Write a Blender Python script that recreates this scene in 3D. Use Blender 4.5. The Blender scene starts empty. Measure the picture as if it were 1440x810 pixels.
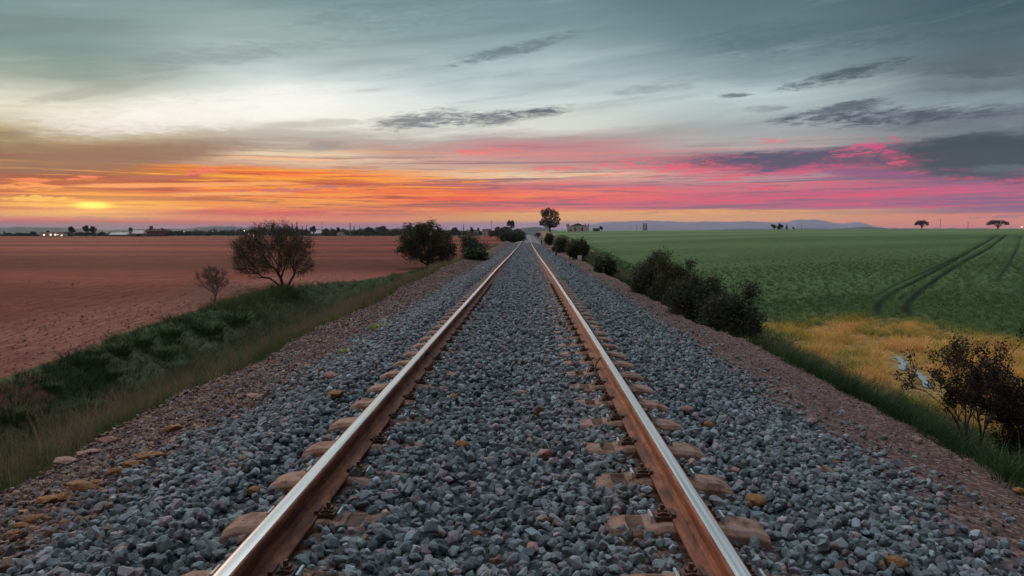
import bpy, bmesh, math, random
import numpy as np
from mathutils import Vector, Matrix, Euler, noise as mnoise

SC = bpy.context.scene
R = math.radians
rng = np.random.default_rng(7)
random.seed(7)

# ------------------------------------------------------------------ camera
F = 1040.0                                   # focal length in pixels of a 1440 wide frame
CAM = Vector((0.15, 0.0, 1.138))
PITCH = math.atan(80.4 / F)
YAW = math.atan(23.0 / F)                    # camera looks slightly left of the track
cam_d = bpy.data.cameras.new('camera')
cam_d.sensor_width = 36.0
cam_d.lens = 36.0 * F / 1440.0
cam_d.clip_start = 0.05
cam_d.clip_end = 60000
cam = bpy.data.objects.new('camera', cam_d)
SC.collection.objects.link(cam)
cam.location = CAM
cam.rotation_euler = (R(90) - PITCH, 0, YAW)
SC.camera = cam
CM = Matrix.Rotation(YAW, 3, 'Z') @ Matrix.Rotation(R(90) - PITCH, 3, 'X')


def ray(px, py):
    return (CM @ Vector(((px - 720) / F, (405 - py) / F, -1))).normalized()


def azel(px, py):
    d = ray(px, py)
    return math.degrees(math.atan2(d.x, d.y)), math.degrees(math.asin(d.z))


def at(px, py, Y):
    d = ray(px, py)
    return CAM + d * (Y / d.y)


# ------------------------------------------------------------------ exposure
SC.view_settings.view_transform = 'Standard'
SC.view_settings.look = 'None'
SC.view_settings.exposure = 0.0
SC.view_settings.gamma = 1.0
SC.view_settings.use_curve_mapping = False
SC.cycles.max_bounces = 6
SC.cycles.diffuse_bounces = 2
SC.cycles.glossy_bounces = 2
SC.cycles.volume_bounces = 0
SC.cycles.transparent_max_bounces = 8
SC.cycles.use_denoising = True

SUN_AZ = -30.8       # degrees from +Y, negative = left
SUN_EL = 2.0


def lin(c):
    o = []
    for v in c:
        v = v / 255.0
        o.append(v / 12.92 if v <= 0.04045 else ((v + 0.055) / 1.055) ** 2.4)
    return tuple(o)


# ------------------------------------------------------------------ node helpers
class V:
    """a value in a node tree with arithmetic"""
    def __init__(s, g, sock): s.g, s.s = g, sock
    def __add__(a, b): return a.g.m('ADD', a, b)
    __radd__ = __add__
    def __sub__(a, b): return a.g.m('SUBTRACT', a, b)
    def __rsub__(a, b): return a.g.m('SUBTRACT', b, a)
    def __mul__(a, b): return a.g.m('MULTIPLY', a, b)
    __rmul__ = __mul__
    def __truediv__(a, b): return a.g.m('DIVIDE', a, b)


class G:
    def __init__(s, tree):
        s.t = tree
        s.n = tree.nodes
        s.l = tree.links

    def put(s, sock, v):
        if isinstance(v, V): s.l.new(v.s, sock)
        elif v is not None: sock.default_value = v

    def m(s, op, *a, clamp=False):
        n = s.n.new('ShaderNodeMath'); n.operation = op; n.use_clamp = clamp
        for i, v in enumerate(a): s.put(n.inputs[i], v)
        return V(s, n.outputs[0])

    def xyz(s, x, y, z=0.0):
        n = s.n.new('ShaderNodeCombineXYZ')
        for i, v in enumerate((x, y, z)): s.put(n.inputs[i], v)
        return V(s, n.outputs[0])

    def sep(s, v):
        n = s.n.new('ShaderNodeSeparateXYZ'); s.put(n.inputs[0], v)
        return [V(s, o) for o in n.outputs]

    def noise(s, vec, scale=1.0, detail=4.0, rough=0.55, dist=0.0, color=False):
        n = s.n.new('ShaderNodeTexNoise')
        s.put(n.inputs['Vector'], vec)
        s.put(n.inputs['Scale'], scale); s.put(n.inputs['Detail'], detail)
        s.put(n.inputs['Roughness'], rough); s.put(n.inputs['Distortion'], dist)
        return V(s, n.outputs['Color' if color else 'Fac'])

    def voronoi(s, vec, scale, out='Distance', rand=1.0, feature='F1'):
        n = s.n.new('ShaderNodeTexVoronoi'); n.feature = feature
        s.put(n.inputs['Vector'], vec); s.put(n.inputs['Scale'], scale); s.put(n.inputs['Randomness'], rand)
        return V(s, n.outputs[out])

    def step(s, v, a, b, lo=0.0, hi=1.0, smooth=True):
        n = s.n.new('ShaderNodeMapRange')
        n.interpolation_type = 'SMOOTHSTEP' if smooth else 'LINEAR'
        n.clamp = True
        s.put(n.inputs[0], v)
        for i, x in enumerate((a, b, lo, hi)): s.put(n.inputs[i + 1], x)
        return V(s, n.outputs[0])

    def mix(s, f, a, b, mode='MIX'):
        n = s.n.new('ShaderNodeMix'); n.data_type = 'RGBA'; n.blend_type = mode
        s.put(n.inputs[0], f)
        for i, c in ((6, a), (7, b)):
            if isinstance(c, V): s.l.new(c.s, n.inputs[i])
            else: n.inputs[i].default_value = (*c[:3], 1)
        return V(s, n.outputs[2])

    def ramp(s, f, stops, interp='LINEAR'):
        n = s.n.new('ShaderNodeValToRGB'); s.put(n.inputs[0], f)
        cr = n.color_ramp; cr.interpolation = interp
        stops = sorted(stops, key=lambda q: q[0])
        while len(cr.elements) < len(stops): cr.elements.new(0.5)
        for e, (p, c) in zip(cr.elements, stops):
            e.position = min(1, max(0, p))
        for e, (p, c) in zip(cr.elements, stops):
            e.color = (*c, 1)
        return V(s, n.outputs[0])

    def attr(s, name, typ='GEOMETRY', out='Fac'):
        n = s.n.new('ShaderNodeAttribute'); n.attribute_name = name; n.attribute_type = typ
        return V(s, n.outputs[out])


# ------------------------------------------------------------------ world: dusk sky
W = bpy.data.worlds.new('World'); SC.world = W
W.use_nodes = True
wt = W.node_tree; wt.nodes.clear()
g = G(wt)
tc = wt.nodes.new('ShaderNodeTexCoord')
dx, dy, dz = g.sep(V(g, tc.outputs['Generated']))
az = g.m('ARCTAN2', dx, dy) * 57.29578
el = g.m('ARCSINE', dz) * 57.29578
# streaky warp, elongated along the horizon and rising to the right
tilt = el - az * 0.055
wisp = g.noise(g.xyz(az * 0.055, tilt * 0.42, 3.1), 1.0, 7.0, 0.62, 0.4)
fine = g.noise(g.xyz(az * 0.16, el * 2.1, 8.2), 1.0, 5.0, 0.65, 0.5)
big = g.noise(g.xyz(az * 0.03, tilt * 0.16, 1.7), 1.0, 3.0, 0.5, 0.2)
warpamp = g.step(el, 0.4, 9.0, 0.12, 1.9)
elw = el + (wisp - 0.5) * warpamp * 2.0 + (fine - 0.5) * g.step(el, 0.2, 5.0, 0.2, 0.75)

COLS = [
 (60,  [(0,(118,150,150)),(60,(113,148,144)),(110,(146,164,156)),(140,(200,206,190)),(160,(226,226,206)),(185,(172,160,120)),(205,(128,112,92)),
        (225,(118,92,84)),(246,(126,86,76)),(256,(170,92,70)),(264,(150,82,74)),(272,(226,120,66)),(280,(205,88,66)),(287,(252,170,50)),(294,(246,130,62)),(302,(255,178,58)),
        (308,(244,96,84)),(313,(150,92,102)),(316,(104,88,108)),(322,(96,102,118))]),
 (400, [(0,(126,156,156)),(60,(152,176,173)),(100,(200,214,212)),(135,(246,248,246)),(165,(250,250,240)),(188,(196,192,180)),(208,(178,166,154)),(222,(238,218,186)),
        (236,(206,168,150)),(245,(248,130,104)),(252,(250,176,110)),(258,(190,96,92)),(264,(252,160,104)),(272,(244,128,104)),(284,(255,170,96)),(292,(250,150,98)),(299,(226,92,102)),(305,(248,128,112)),
        (309,(252,164,116)),(315,(180,112,130)),(320,(140,116,145))]),
 (744, [(0,(106,138,143)),(60,(142,168,170)),(110,(184,203,205)),(140,(210,220,218)),(178,(222,224,214)),(196,(180,158,160)),(210,(196,130,136)),(224,(206,142,142)),
        (236,(190,158,152)),(247,(248,222,184)),(256,(212,136,136)),(262,(176,106,124)),(270,(252,134,118)),(280,(246,118,116)),(288,(206,104,120)),(294,(240,124,118)),(300,(255,190,112)),
        (309,(252,182,112)),(314,(170,128,146)),(320,(146,126,152))]),
 (1080,[(0,(84,114,122)),(60,(102,130,137)),(100,(132,156,160)),(140,(190,208,208)),(178,(160,167,168)),(204,(186,172,170)),(216,(110,96,116)),(228,(92,76,106)),(240,(206,84,122)),(252,(178,150,156)),
        (262,(206,124,136)),(272,(196,100,128)),(282,(214,104,126)),(293,(178,90,124)),(296,(255,186,112)),(308,(255,176,112)),(314,(228,150,120)),(320,(236,160,140))]),
 (1400,[(0,(58,88,98)),(60,(80,105,111)),(96,(84,100,108)),(135,(130,150,154)),(158,(108,114,128)),(180,(112,128,132)),(200,(74,90,98)),(235,(58,74,88)),(254,(100,82,112)),(264,(176,98,132)),
        (274,(190,100,130)),(281,(112,80,120)),(292,(132,76,122)),(298,(150,76,116)),(302,(250,140,106)),(312,(252,138,108)),(320,(222,116,116))]),
]
EM = 18.0
cols = []
for px, st in COLS:
    stops = [(azel(px, py)[1] / EM, lin(c)) for py, c in st]
    cols.append((azel(px, 200)[0], g.ramp(elw / EM, stops)))
c = cols[0][1]
for i in range(1, len(cols)):
    c = g.mix(g.step(az + (big - 0.5) * 10.0, cols[i - 1][0], cols[i][0]), c, cols[i][1])
# grain of thin cirrus on the upper sky
up = g.step(el, 4.0, 8.0)
cirr = g.noise(g.xyz(az * 0.05 + el * 0.10, (el - az * 0.13) * 0.75, 5.5), 1.0, 6.0, 0.60, 0.25)
c = g.mix(up * g.step(cirr, 0.48, 0.72, 0.0, 0.30), c, lin((96, 112, 120)))
c = g.mix(up * g.step(cirr, 0.30, 0.46, 0.12, 0.0), c, lin((214, 226, 224)))
low = g.step(el, 0.8, 2.0) * g.step(el, 7.5, 4.5)
band = g.noise(g.xyz(az * 0.05, el * 2.3 - az * 0.02, 12.3), 1.0, 7.0, 0.66, 0.6)
pinkc = g.mix(g.step(az, -20.0, 20.0), lin((255, 186, 84)), lin((232, 100, 128)))
c = g.mix(low * g.step(band, 0.52, 0.62, 0.0, 0.6), c, pinkc)
purp = g.mix(g.step(az, -30.0, 25.0), lin((140, 74, 72)), lin((112, 84, 112)))
c = g.mix(low * g.step(band, 0.46, 0.38, 0.0, 0.7), c, purp)
fs = g.noise(g.xyz(az * 0.16, el * 5.2 - az * 0.03, 61.0), 1.0, 6.0, 0.68, 0.5)
fsz = g.step(el, 0.9, 1.6) * g.step(el, 5.6, 3.8)
c = g.mix(fsz * g.step(fs, 0.55, 0.63, 0.0, 0.75), c, g.mix(g.step(az, -14.0, 16.0), (1.15, 0.52, 0.12), lin((244, 92, 118))))
c = g.mix(fsz * g.step(fs, 0.46, 0.38, 0.0, 0.70), c, g.mix(g.step(az, -30.0, 25.0), lin((150, 62, 56)), lin((120, 84, 116))))
hs0 = wt.nodes.new('ShaderNodeHueSaturation'); g.put(hs0.inputs['Saturation'], g.step(el, 7.0, 2.5, 1.0, g.step(az, 5.0, -20.0, 1.12, 1.38))); g.put(hs0.inputs['Value'], g.step(el, 6.0, 1.0, 1.0, 1.12)); g.put(hs0.inputs['Color'], c)
c = V(g, hs0.outputs[0])


NZ = {1: g.noise(g.xyz(az * .35, el * 1.7 - az * .1, 20), 1.0, 6.0, 0.64, 0.7),
      2: g.noise(g.xyz(az * .75, el * 3.6 - az * .15, 31), 1.0, 6.0, 0.70, 0.9),
      3: g.noise(g.xyz(az * .12, el * 4.2 - az * .04, 47), 1.0, 6.0, 0.66, 0.5)}


def blob(c, p0, p1, thick, col, op=1.0, ragged=1.6, soft=1.0, col2=None, ns=1.0):
    """a cloud along the line p0-p1 (directions given by picture points), thick = half thickness in px"""
    a0, e0 = azel(*p0); a1, e1 = azel(*p1)
    ca, ce = (a0 + a1) / 2, (e0 + e1) / 2
    L = math.hypot(a1 - a0, e1 - e0) / 2
    th = math.atan2(e1 - e0, a1 - a0)
    T = thick * 0.05
    co, si = math.cos(th), math.sin(th)
    ddx = az - ca; ddy = el - ce
    A = (ddx * co + ddy * si) / L
    B = (ddy * co - ddx * si) / T
    n = NZ[1] * .45 + NZ[2] * .55 if ns == 1 else NZ[ns]
    ragged *= 1.35 if ns != 3 else 1.0
    d = A * A + B * B + (n - 0.5) * (ragged * 2.2)
    m_ = g.step(d, 1.0, 1.0 - soft, 0.0, op)
    return g.mix(m_, c, col)


C = lin
# warm grey veil on the left, dark cloud bank on the right
c = blob(c, (-120, 240), (400, 200), 22, C((122, 92, 82)), 0.9, 0.4, 1.0)
c = blob(c, (-80, 205), (60, 190), 12, C((140, 128, 92)), 0.6, 0.6)
c = blob(c, (-40, 185), (560, 126), 34, (1.0, 0.99, 0.94), 0.85, 0.7, 1.2)
c = blob(c, (420, 205), (500, 205), 9, C((150, 142, 138)), 0.7, 1.2)
c = blob(c, (340, 178), (560, 168), 7, C((190, 186, 174)), 0.6, 1.0)
c = blob(c, (0, 150), (280, 100), 9, C((150, 160, 150)), 0.45, 1.0)
c = blob(c, (1210, 222), (1580, 218), 35, C((46, 64, 76)), 0.97, 1.1, 0.8)
c = blob(c, (1330, 238), (1560, 236), 7, C((90, 110, 118)), 0.6, 1.6, 1.0)
c = blob(c, (1310, 205), (1480, 200), 16, C((48, 66, 76)), 0.8, 1.0, 0.8)
c = blob(c, (930, 232), (1290, 220), 17, C((76, 74, 102)), 0.95, 1.8, 0.9)
c = blob(c, (1130, 238), (1330, 250), 9, C((140, 72, 124)), 0.8, 1.0, 0.8)
for p0, p1, t, cc, op in (
    ((820, 236), (1000, 230), 7, (246, 92, 116), .85), ((930, 240), (1060, 236), 7, (240, 88, 120), .85),
    ((1170, 218), (1265, 196), 7, (226, 74, 124), .9), ((1225, 205), (1290, 232), 7, (214, 66, 124), .85),
    ((1090, 240), (1210, 232), 5, (214, 78, 126), .8), ((1250, 228), (1275, 226), 5, (226, 80, 120), .8),
    ((640, 214), (730, 213), 4, (250, 110, 112), .85), ((1050, 198), (1110, 200), 3.5, (226, 120, 134), .8),
    ((740, 238), (830, 236), 4, (246, 108, 118), .8),
    ((1165, 140), (1185, 142), 4, (196, 140, 148), .5)):
    c = blob(c, p0, p1, t * 1.35, C(cc), op * .85, 3.6, 1.5, ns=2)
# grey wisps
for p0, p1, t, cc, op in (
    ((500, 176), (690, 158), 13, (112, 116, 126), .9), ((600, 176), (820, 150), 10, (84, 90, 102), .95), ((1240, 92), (1290, 82), 4, (70, 84, 94), .8), ((1300, 104), (1470, 98), 8, (72, 88, 96), .7),
    ((620, 92), (840, 42), 9, (100, 122, 128), .85), ((1005, 136), (1060, 132), 3.5, (84, 98, 106), .9),
    ((1070, 130), (1300, 80), 9, (66, 82, 92), .95), ((1250, 96), (1460, 92), 10, (86, 102, 108), .6),
    ((1070, 172), (1290, 134), 8, (80, 90, 104), .9), ((1080, 172), (1500, 150), 11, (74, 80, 100), 1.0),
    ((1040, 156), (1110, 150), 5, (130, 140, 146), .7), ((850, 132), (990, 116), 8, (132, 146, 150), .6),
    ((1180, 60), (1460, 40), 7, (70, 92, 102), .6), ((1290, 128), (1480, 118), 6, (84, 98, 108), .6), ((1150, 152), (1240, 138), 3.5, (86, 94, 108), .8), ((1200, 182), (1460, 176), 6, (96, 108, 116), .6),
    ((930, 60), (1400, 30), 26, (72, 98, 106), .45), ((60, 100), (520, 50), 14, (112, 134, 134), .4),
    ((-40, 185), (60, 190), 6, (112, 100, 74), .6), ((380, 30), (700, 10), 20, (96, 126, 130), .4)):
    c = blob(c, p0, p1, t * 1.25, C(cc), op, 1.7, 1.3)
# burning edges over the hidden sun
for p0, p1, t, cc, op in (
    ((-20, 262), (90, 262), 3.2, (255, 150, 70), .95), ((15, 252), (85, 254), 3, (246, 120, 76), .8),
    ((90, 261), (420, 258), 4, (255, 160, 84), .95), ((95, 250), (150, 250), 3, (250, 124, 84), .8),
    ((250, 246), (320, 236), 6, (240, 96, 80), .8), ((160, 274), (470, 270), 4, (255, 172, 84), .9),
    ((-20, 278), (115, 279), 4, (255, 190, 70), .95), ((140, 253), (290, 247), 3, (168, 70, 66), .8),
    ((330, 268), (480, 266), 3, (196, 92, 96), .7), ((100, 306), (220, 307), 2, (176, 72, 70), .8),
    ((20, 292), (110, 296), 3, (214, 84, 64), .7), ((420, 262), (560, 262), 3, (178, 96, 104), .7),
    ((320, 220), (490, 226), 2.6, (252, 190, 150), .8), ((1370, 306), (1460, 303), 2, (160, 80, 110), .7)):
    c = blob(c, p0, p1, t, C(cc), min(1, op * 1.05), 2.6 if abs(p1[0] - p0[0]) < 160 else 1.6, 0.7, ns=2 if abs(p1[0] - p0[0]) < 160 else 3)
sa, se = azel(130, 289)
gd = g.m('SQRT', (az - sa) * (az - sa) * 0.055 + (el - se) * (el - se) * 1.7)
c = g.mix(g.step(gd, 1.9, 0.0, 0.0, 0.85) * g.step(band, .38, .52, .35, 1.0), c, (1.5, 0.80, 0.04))
gd2 = g.m('SQRT', (az - sa) * (az - sa) * 0.13 + (el - se) * (el - se) * 3.2 + g.m('ABSOLUTE', fs - .5) * .5)
c = g.mix(g.step(gd2, 0.62, 0.1, 0.0, 0.95), c, (2.3, 1.6, 0.18))
# added bright sky patch overhead, out of view, lights the ground; rest kept dim
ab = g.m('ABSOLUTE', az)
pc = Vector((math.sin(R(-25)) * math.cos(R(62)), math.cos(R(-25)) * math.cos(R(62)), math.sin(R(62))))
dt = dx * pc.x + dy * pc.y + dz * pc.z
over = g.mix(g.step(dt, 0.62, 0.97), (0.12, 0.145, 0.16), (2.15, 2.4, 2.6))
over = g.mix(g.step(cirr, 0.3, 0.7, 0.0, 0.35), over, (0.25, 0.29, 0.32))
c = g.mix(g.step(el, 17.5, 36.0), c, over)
flank = g.mix(g.step(dx, -0.4, 0.5), (0.42, 0.26, 0.24), (0.04, 0.05, 0.065))  # side sky out of view, warm left and dark right, added to shape the light
c = g.mix(g.step(ab, 42.0, 75.0) * g.step(el, 45.0, 17.0), c, flank)
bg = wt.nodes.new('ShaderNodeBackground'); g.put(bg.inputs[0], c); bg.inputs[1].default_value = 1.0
sky = wt.nodes.new('ShaderNodeTexSky'); sky.sky_type = 'NISHITA'; sky.sun_disc = False
sky.sun_elevation = R(SUN_EL); sky.sun_rotation = R(SUN_AZ)
bg2 = wt.nodes.new('ShaderNodeBackground'); wt.links.new(sky.outputs[0], bg2.inputs[0]); bg2.inputs[1].default_value = 0.006
ad = wt.nodes.new('ShaderNodeAddShader')
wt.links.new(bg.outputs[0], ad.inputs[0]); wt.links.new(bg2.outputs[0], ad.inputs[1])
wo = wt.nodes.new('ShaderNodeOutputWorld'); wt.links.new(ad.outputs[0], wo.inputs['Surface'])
W.cycles.sampling_method = 'MANUAL'; W.cycles.sample_map_resolution = 512

sd = bpy.data.lights.new('sun', 'SUN'); sd.energy = 1.3; sd.angle = R(8); sd.color = (1.0, 0.50, 0.26)
sun = bpy.data.objects.new('sun', sd); SC.collection.objects.link(sun)
sdir = Vector((math.sin(R(SUN_AZ)) * math.cos(R(SUN_EL + 3)), math.cos(R(SUN_AZ)) * math.cos(R(SUN_EL + 3)), math.sin(R(SUN_EL + 3))))
sun.rotation_euler = (-sdir).to_track_quat('-Z', 'Y').to_euler()
sun.location = sdir * 100 + Vector((0, 0, 20))


# ------------------------------------------------------------------ materials
def mat(name, col=(0.5, 0.5, 0.5), rough=0.85, metal=0.0, spec=0.3):
    m = bpy.data.materials.new(name); m.use_nodes = True
    b = m.node_tree.nodes['Principled BSDF']
    b.inputs['Base Color'].default_value = (*col, 1)
    b.inputs['Roughness'].default_value = rough
    b.inputs['Metallic'].default_value = metal
    b.inputs['Specular IOR Level'].default_value = spec
    gg = G(m.node_tree); gg.b = b
    return m, gg


def pos(gg):
    n = gg.n.new('ShaderNodeNewGeometry'); return V(gg, n.outputs['Position'])


def objc(gg):
    n = gg.n.new('ShaderNodeTexCoord'); return V(gg, n.outputs['Object'])


def orand(gg):
    n = gg.n.new('ShaderNodeObjectInfo'); return V(gg, n.outputs['Random'])


def bump(gg, h, strength=0.5, dist=0.02):
    n = gg.n.new('ShaderNodeBump'); gg.put(n.inputs['Height'], h)
    n.inputs['Strength'].default_value = strength; n.inputs['Distance'].default_value = dist
    gg.l.new(n.outputs[0], gg.b.inputs['Normal'])


def setc(gg, c, name='Base Color'):
    gg.put(gg.b.inputs[name], c)


def simple_mottle(name, c1, c2, scale=3.0, rough=0.85, bs=0.3, bd=0.02, metal=0.0, spec=0.3):
    m, gg = mat(name, c1, rough, metal, spec)
    p = pos(gg)
    n = gg.noise(p, scale, 6, 0.65)
    setc(gg, gg.mix(gg.step(n, 0.35, 0.65), c1, c2))
    bump(gg, gg.noise(p, scale * 4, 6, 0.7), bs, bd)
    return m


def rock_mat(name, stops, mott=0.35):
    m, gg = mat(name, (0.2, 0.2, 0.2), 0.82, 0, 0.35)
    r = orand(gg)
    base = gg.ramp(r, stops, 'CONSTANT')
    p = objc(gg)
    r2 = gg.m('FRACT', r * 37.7)
    q = gg.n.new('ShaderNodeVectorMath'); q.operation = 'ADD'
    gg.put(q.inputs[0], p); gg.put(q.inputs[1], gg.xyz(r * 40.0, r2 * 30.0, 0.0))
    q = V(gg, q.outputs[0])
    n = gg.noise(q, 60.0, 5, 0.7)
    b2 = gg.mix(gg.step(n, 0.3, 0.7, 0.0, mott), base, (0.34, 0.35, 0.35))
    dark = gg.noise(q, 22.0, 4, 0.6)
    b3 = gg.mix(gg.step(dark, 0.62, 0.42, 0.0, 0.45), b2, (0.07, 0.075, 0.08))
    hv = gg.n.new('ShaderNodeHueSaturation')
    gg.put(hv.inputs['Value'], r2 * 1.0 + 0.48); gg.put(hv.inputs['Color'], b3)
    setc(gg, V(gg, hv.outputs[0]))
    bump(gg, n, 0.55, 0.006)
    return m


GR = (0.115, 0.155, 0.178)
m_rock = rock_mat('ballast_stone', [(0, GR), (.14, (.19, .235, .265)), (.28, (.095, .125, .135)), (.44, (.15, .185, .215)), (.58, (.30, .35, .38)),
                                    (.68, (.165, .22, .21)), (.78, (.215, .205, .24)), (.86, (.28, .225, .255)), (.92, (.12, .14, .155)),
                                    (.955, (.30, .20, .20)), (.978, (.33, .19, .13)), (.99, (.40, .34, .32))])
m_rust = rock_mat('rusty_stone', [(0, (.21, .135, .125)), (.2, (.17, .16, .165)), (.4, (.25, .155, .13)), (.55, (.16, .14, .15)), (.7, (.28, .17, .13)), (.85, (.2, .15, .16)), (.95, (.36, .26, .21))])
m_rubble = rock_mat('rubble_stone', [(0, (.17, .068, .040)), (.18, (.12, .055, .048)), (.34, (.23, .092, .040)), (.48, (.13, .095, .105)), (.58, (.17, .064, .060)),
                                     (.70, (.32, .15, .055)), (.82, (.16, .15, .17)), (.9, (.26, .17, .13)), (.96, (.42, .30, .23))])
m_ochre, gg = mat('ochre_stone', (.42, .22, .09), .85)
p = objc(gg); n = gg.noise(p, 14.0, 6, .7)
setc(gg, gg.ramp(n, [(.3, (.07, .035, .022)), (.45, (.19, .085, .035)), (.6, (.30, .15, .065)), (.75, (.36, .24, .16))]))
bump(gg, n, .7, .01)
m_pink, gg = mat('pink_stone', (.5, .2, .14), .85)
p = objc(gg); n = gg.noise(p, 14.0, 6, .7)
setc(gg, gg.ramp(n, [(.3, (.15, .07, .06)), (.5, (.32, .17, .14)), (.7, (.42, .28, .24))]))
bump(gg, n, .6, .01)

m_conc, gg = mat('concrete', (.4, .3, .26), .9)
p = pos(gg); n = gg.noise(p, 9.0, 8, .7); n2 = gg.noise(p, 70.0, 4, .7)
cc = gg.ramp(n, [(.36, (.055, .030, .025)), (.46, (.17, .095, .072)), (.54, (.27, .155, .115)), (.64, (.23, .16, .15))])
cc = gg.mix(gg.step(n2, .62, .74, 0, .7), cc, (.50, .45, .42))
cc = gg.mix(gg.step(n2, .38, .28, 0, .7), cc, (.07, .05, .045))
setc(gg, cc)
bump(gg, n + n2 * .5, .6, .006)

m_steel, gg = mat('polished_rail', (.62, .60, .57), .26, 1.0)
p = pos(gg); x_, y_, z_ = gg.sep(p)
st = gg.noise(gg.xyz(x_ * 60.0, y_ * .6, 0.0), 1.0, 3, .5)
sp = gg.noise(gg.xyz(x_ * 60.0, y_ * 22.0, 2.0), 1.0, 3, .6)
gg.put(gg.b.inputs['Roughness'], gg.step(st, .3, .7, .26, .34))
cc = gg.mix(gg.step(st, .35, .65), (.58, .58, .57), (.68, .67, .66))
cc = gg.mix(gg.step(sp, .70, .76, 0, .8), cc, (.14, .11, .10))
setc(gg, cc)
m_rail, gg = mat('rusty_rail', (.2, .07, .035), .72, 0.0, .35)
p = pos(gg); xx, yy, zz = gg.sep(p); n = gg.noise(gg.xyz(xx * 14., yy * 3.5, zz * 22.), 1.0, 8, .72); n3 = gg.noise(p, 120.0, 3, .6)
cc = gg.ramp(n, [(.34, (.035, .013, .010)), (.46, (.12, .034, .020)), (.56, (.21, .066, .030)), (.68, (.24, .115, .075))])
cc = gg.mix(gg.step(n3, .6, .75, 0, .4), cc, (.12, .05, .035))
setc(gg, cc); bump(gg, n3 + n, .35, .003)
m_clip = simple_mottle('rusty_steel', (.05, .032, .026), (.14, .06, .035), 30, .6, .4, .003, .3, .4)
m_insul = simple_mottle('pale_insulator', (.22, .28, .30), (.36, .42, .43), 25, .5, .2, .002)
m_black = simple_mottle('dark_cable', (.02, .02, .02), (.04, .035, .03), 25, .6)


def ground_mat(name, fn, rough=.95):
    m, gg = mat(name, (.2, .2, .2), rough, 0, .15)
    fn(gg, pos(gg))
    return m


def f_bed(gg, p):
    x, y, z = gg.sep(p)
    ax = gg.m('ABSOLUTE', x)
    v = gg.voronoi(p, 17.0, 'Color'); vd = gg.voronoi(p, 17.0, 'Distance')
    vr = gg.sep(v)[0]
    nn = gg.noise(p, 1.7, 5, .6)
    grey = gg.ramp(vr, [(0, (.10, .12, .13)), (.35, (.17, .195, .205)), (.7, (.21, .235, .25)), (.9, (.27, .26, .28)), (1, (.30, .22, .2))])
    v2 = gg.voronoi(p, 34.0, 'Color'); vr2 = gg.sep(v2)[0]
    path = gg.ramp(vr2, [(0, (.055, .030, .029)), (.4, (.090, .050, .046)), (.75, (.13, .074, .064)), (.95, (.24, .155, .125)), (1, (.2, .19, .2))])
    gravel = gg.step(ax + (nn - .5) * .9, 2.75, 2.45)
    gap_shade = gg.step(y, 70., 30.) * gravel
    grey = gg.mix(gap_shade, grey, (.035, .04, .042))  # near bed colour darkened to paint the shadow in gaps between stones
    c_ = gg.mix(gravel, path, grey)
    far = gg.step(ax + (nn - .5) * 1.0, 4.6, 5.0)
    c_ = gg.mix(far, c_, (.06, .075, .035))
    rn = gg.step(gg.m('ABSOLUTE', ax - .87), .42, .12) * gg.step(nn, .3, .6, .2, .75)
    c_ = gg.mix(rn, c_, (.17, .09, .07))
    setc(gg, c_)
    bump(gg, (vd * -1.0) * gg.step(ax, 2.9, 2.5, .45, 1.0), 1.0, .03)


def f_soil(gg, p):
    x, y, z = gg.sep(p)
    n = gg.noise(gg.xyz(x * .012, y * .022, 0.), 1.0, 5, .6, .6)
    n2 = gg.noise(p, .35, 6, .65)
    n3 = gg.noise(p, 3.2, 7, .75)
    fur = gg.noise(gg.xyz((x * .98 + y * .2) * 5.0, (y * .98 - x * .2) * .6, 0.), 1.0, 6, .7)
    c_ = gg.ramp(n * .5 + n2 * .3 + n3 * .2, [(.36, (.10, .020, .014)), (.46, (.18, .036, .024)), (.54, (.25, .058, .037)), (.64, (.32, .095, .062))])
    c_ = gg.mix(gg.step(n3, .45, .28, 0, .6), c_, (.085, .035, .03))
    cl1 = gg.noise(p, 1.1, 6, .75)
    c_ = gg.mix(gg.step(cl1, .48, .34, 0, .5), c_, (.11, .038, .034))
    c_ = gg.mix(gg.step(cl1, .56, .70, 0, .35), c_, (.33, .14, .10))
    # paler harrowed strip along the ditch
    edge = gg.step(x + (n2 - .5) * 3.0 + y * .05, -21.0, -15.0) * gg.step(y, 75., 45.)
    c_ = gg.mix(edge * gg.step(fur, .38, .62, .15, .70), c_, (.38, .19, .15))
    far = gg.step(y + (n - .5) * 60.0, 470., 500.)
    c_ = gg.mix(far, c_, gg.mix(gg.step(n2, .4, .6), (.07, .075, .05), (.15, .13, .09)))
    # broad tillage bands
    b_ = gg.noise(gg.xyz(x * .002, y * .03, 4.), 1.0, 2, .5)
    hv = gg.n.new('ShaderNodeHueSaturation'); gg.put(hv.inputs['Value'], gg.step(b_, .38, .62, .55, 1.25)); gg.put(hv.inputs['Color'], c_)
    setc(gg, V(gg, hv.outputs[0]))
    row = gg.m('SINE', (x * .98 + y * .2) * 7.0 + n2 * 5.0)
    bump(gg, n3 + fur * .5 + cl1 * 1.6 + row * .22 * gg.step(y, 90., 50.), 1.0, .30)


def f_verge(gg, p):
    x, y, z = gg.sep(p)
    n = gg.noise(p, .6, 6, .65); n2 = gg.noise(p, 6.0, 6, .7)
    c_ = gg.ramp(n * .6 + n2 * .4, [(.36, (.022, .034, .016)), (.46, (.045, .065, .026)), (.55, (.075, .08, .04)), (.66, (.12, .095, .065))])
    red = gg.step(z + (n - .5) * 1.2, -3.15, -2.75) * gg.step(n, .46, .54) * gg.step(x, -8.5, -9.5) * gg.step(y, 24., 17.)
    c_ = gg.mix(red, c_, (.11, .045, .034))
    dirt = gg.step(y + (n - .5) * 40, 60., 110.) * gg.step(x, -8.5, -6.0)
    c_ = gg.mix(dirt, c_, (.22, .14, .10))
    setc(gg, c_); bump(gg, n2, 1.0, .08)


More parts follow.
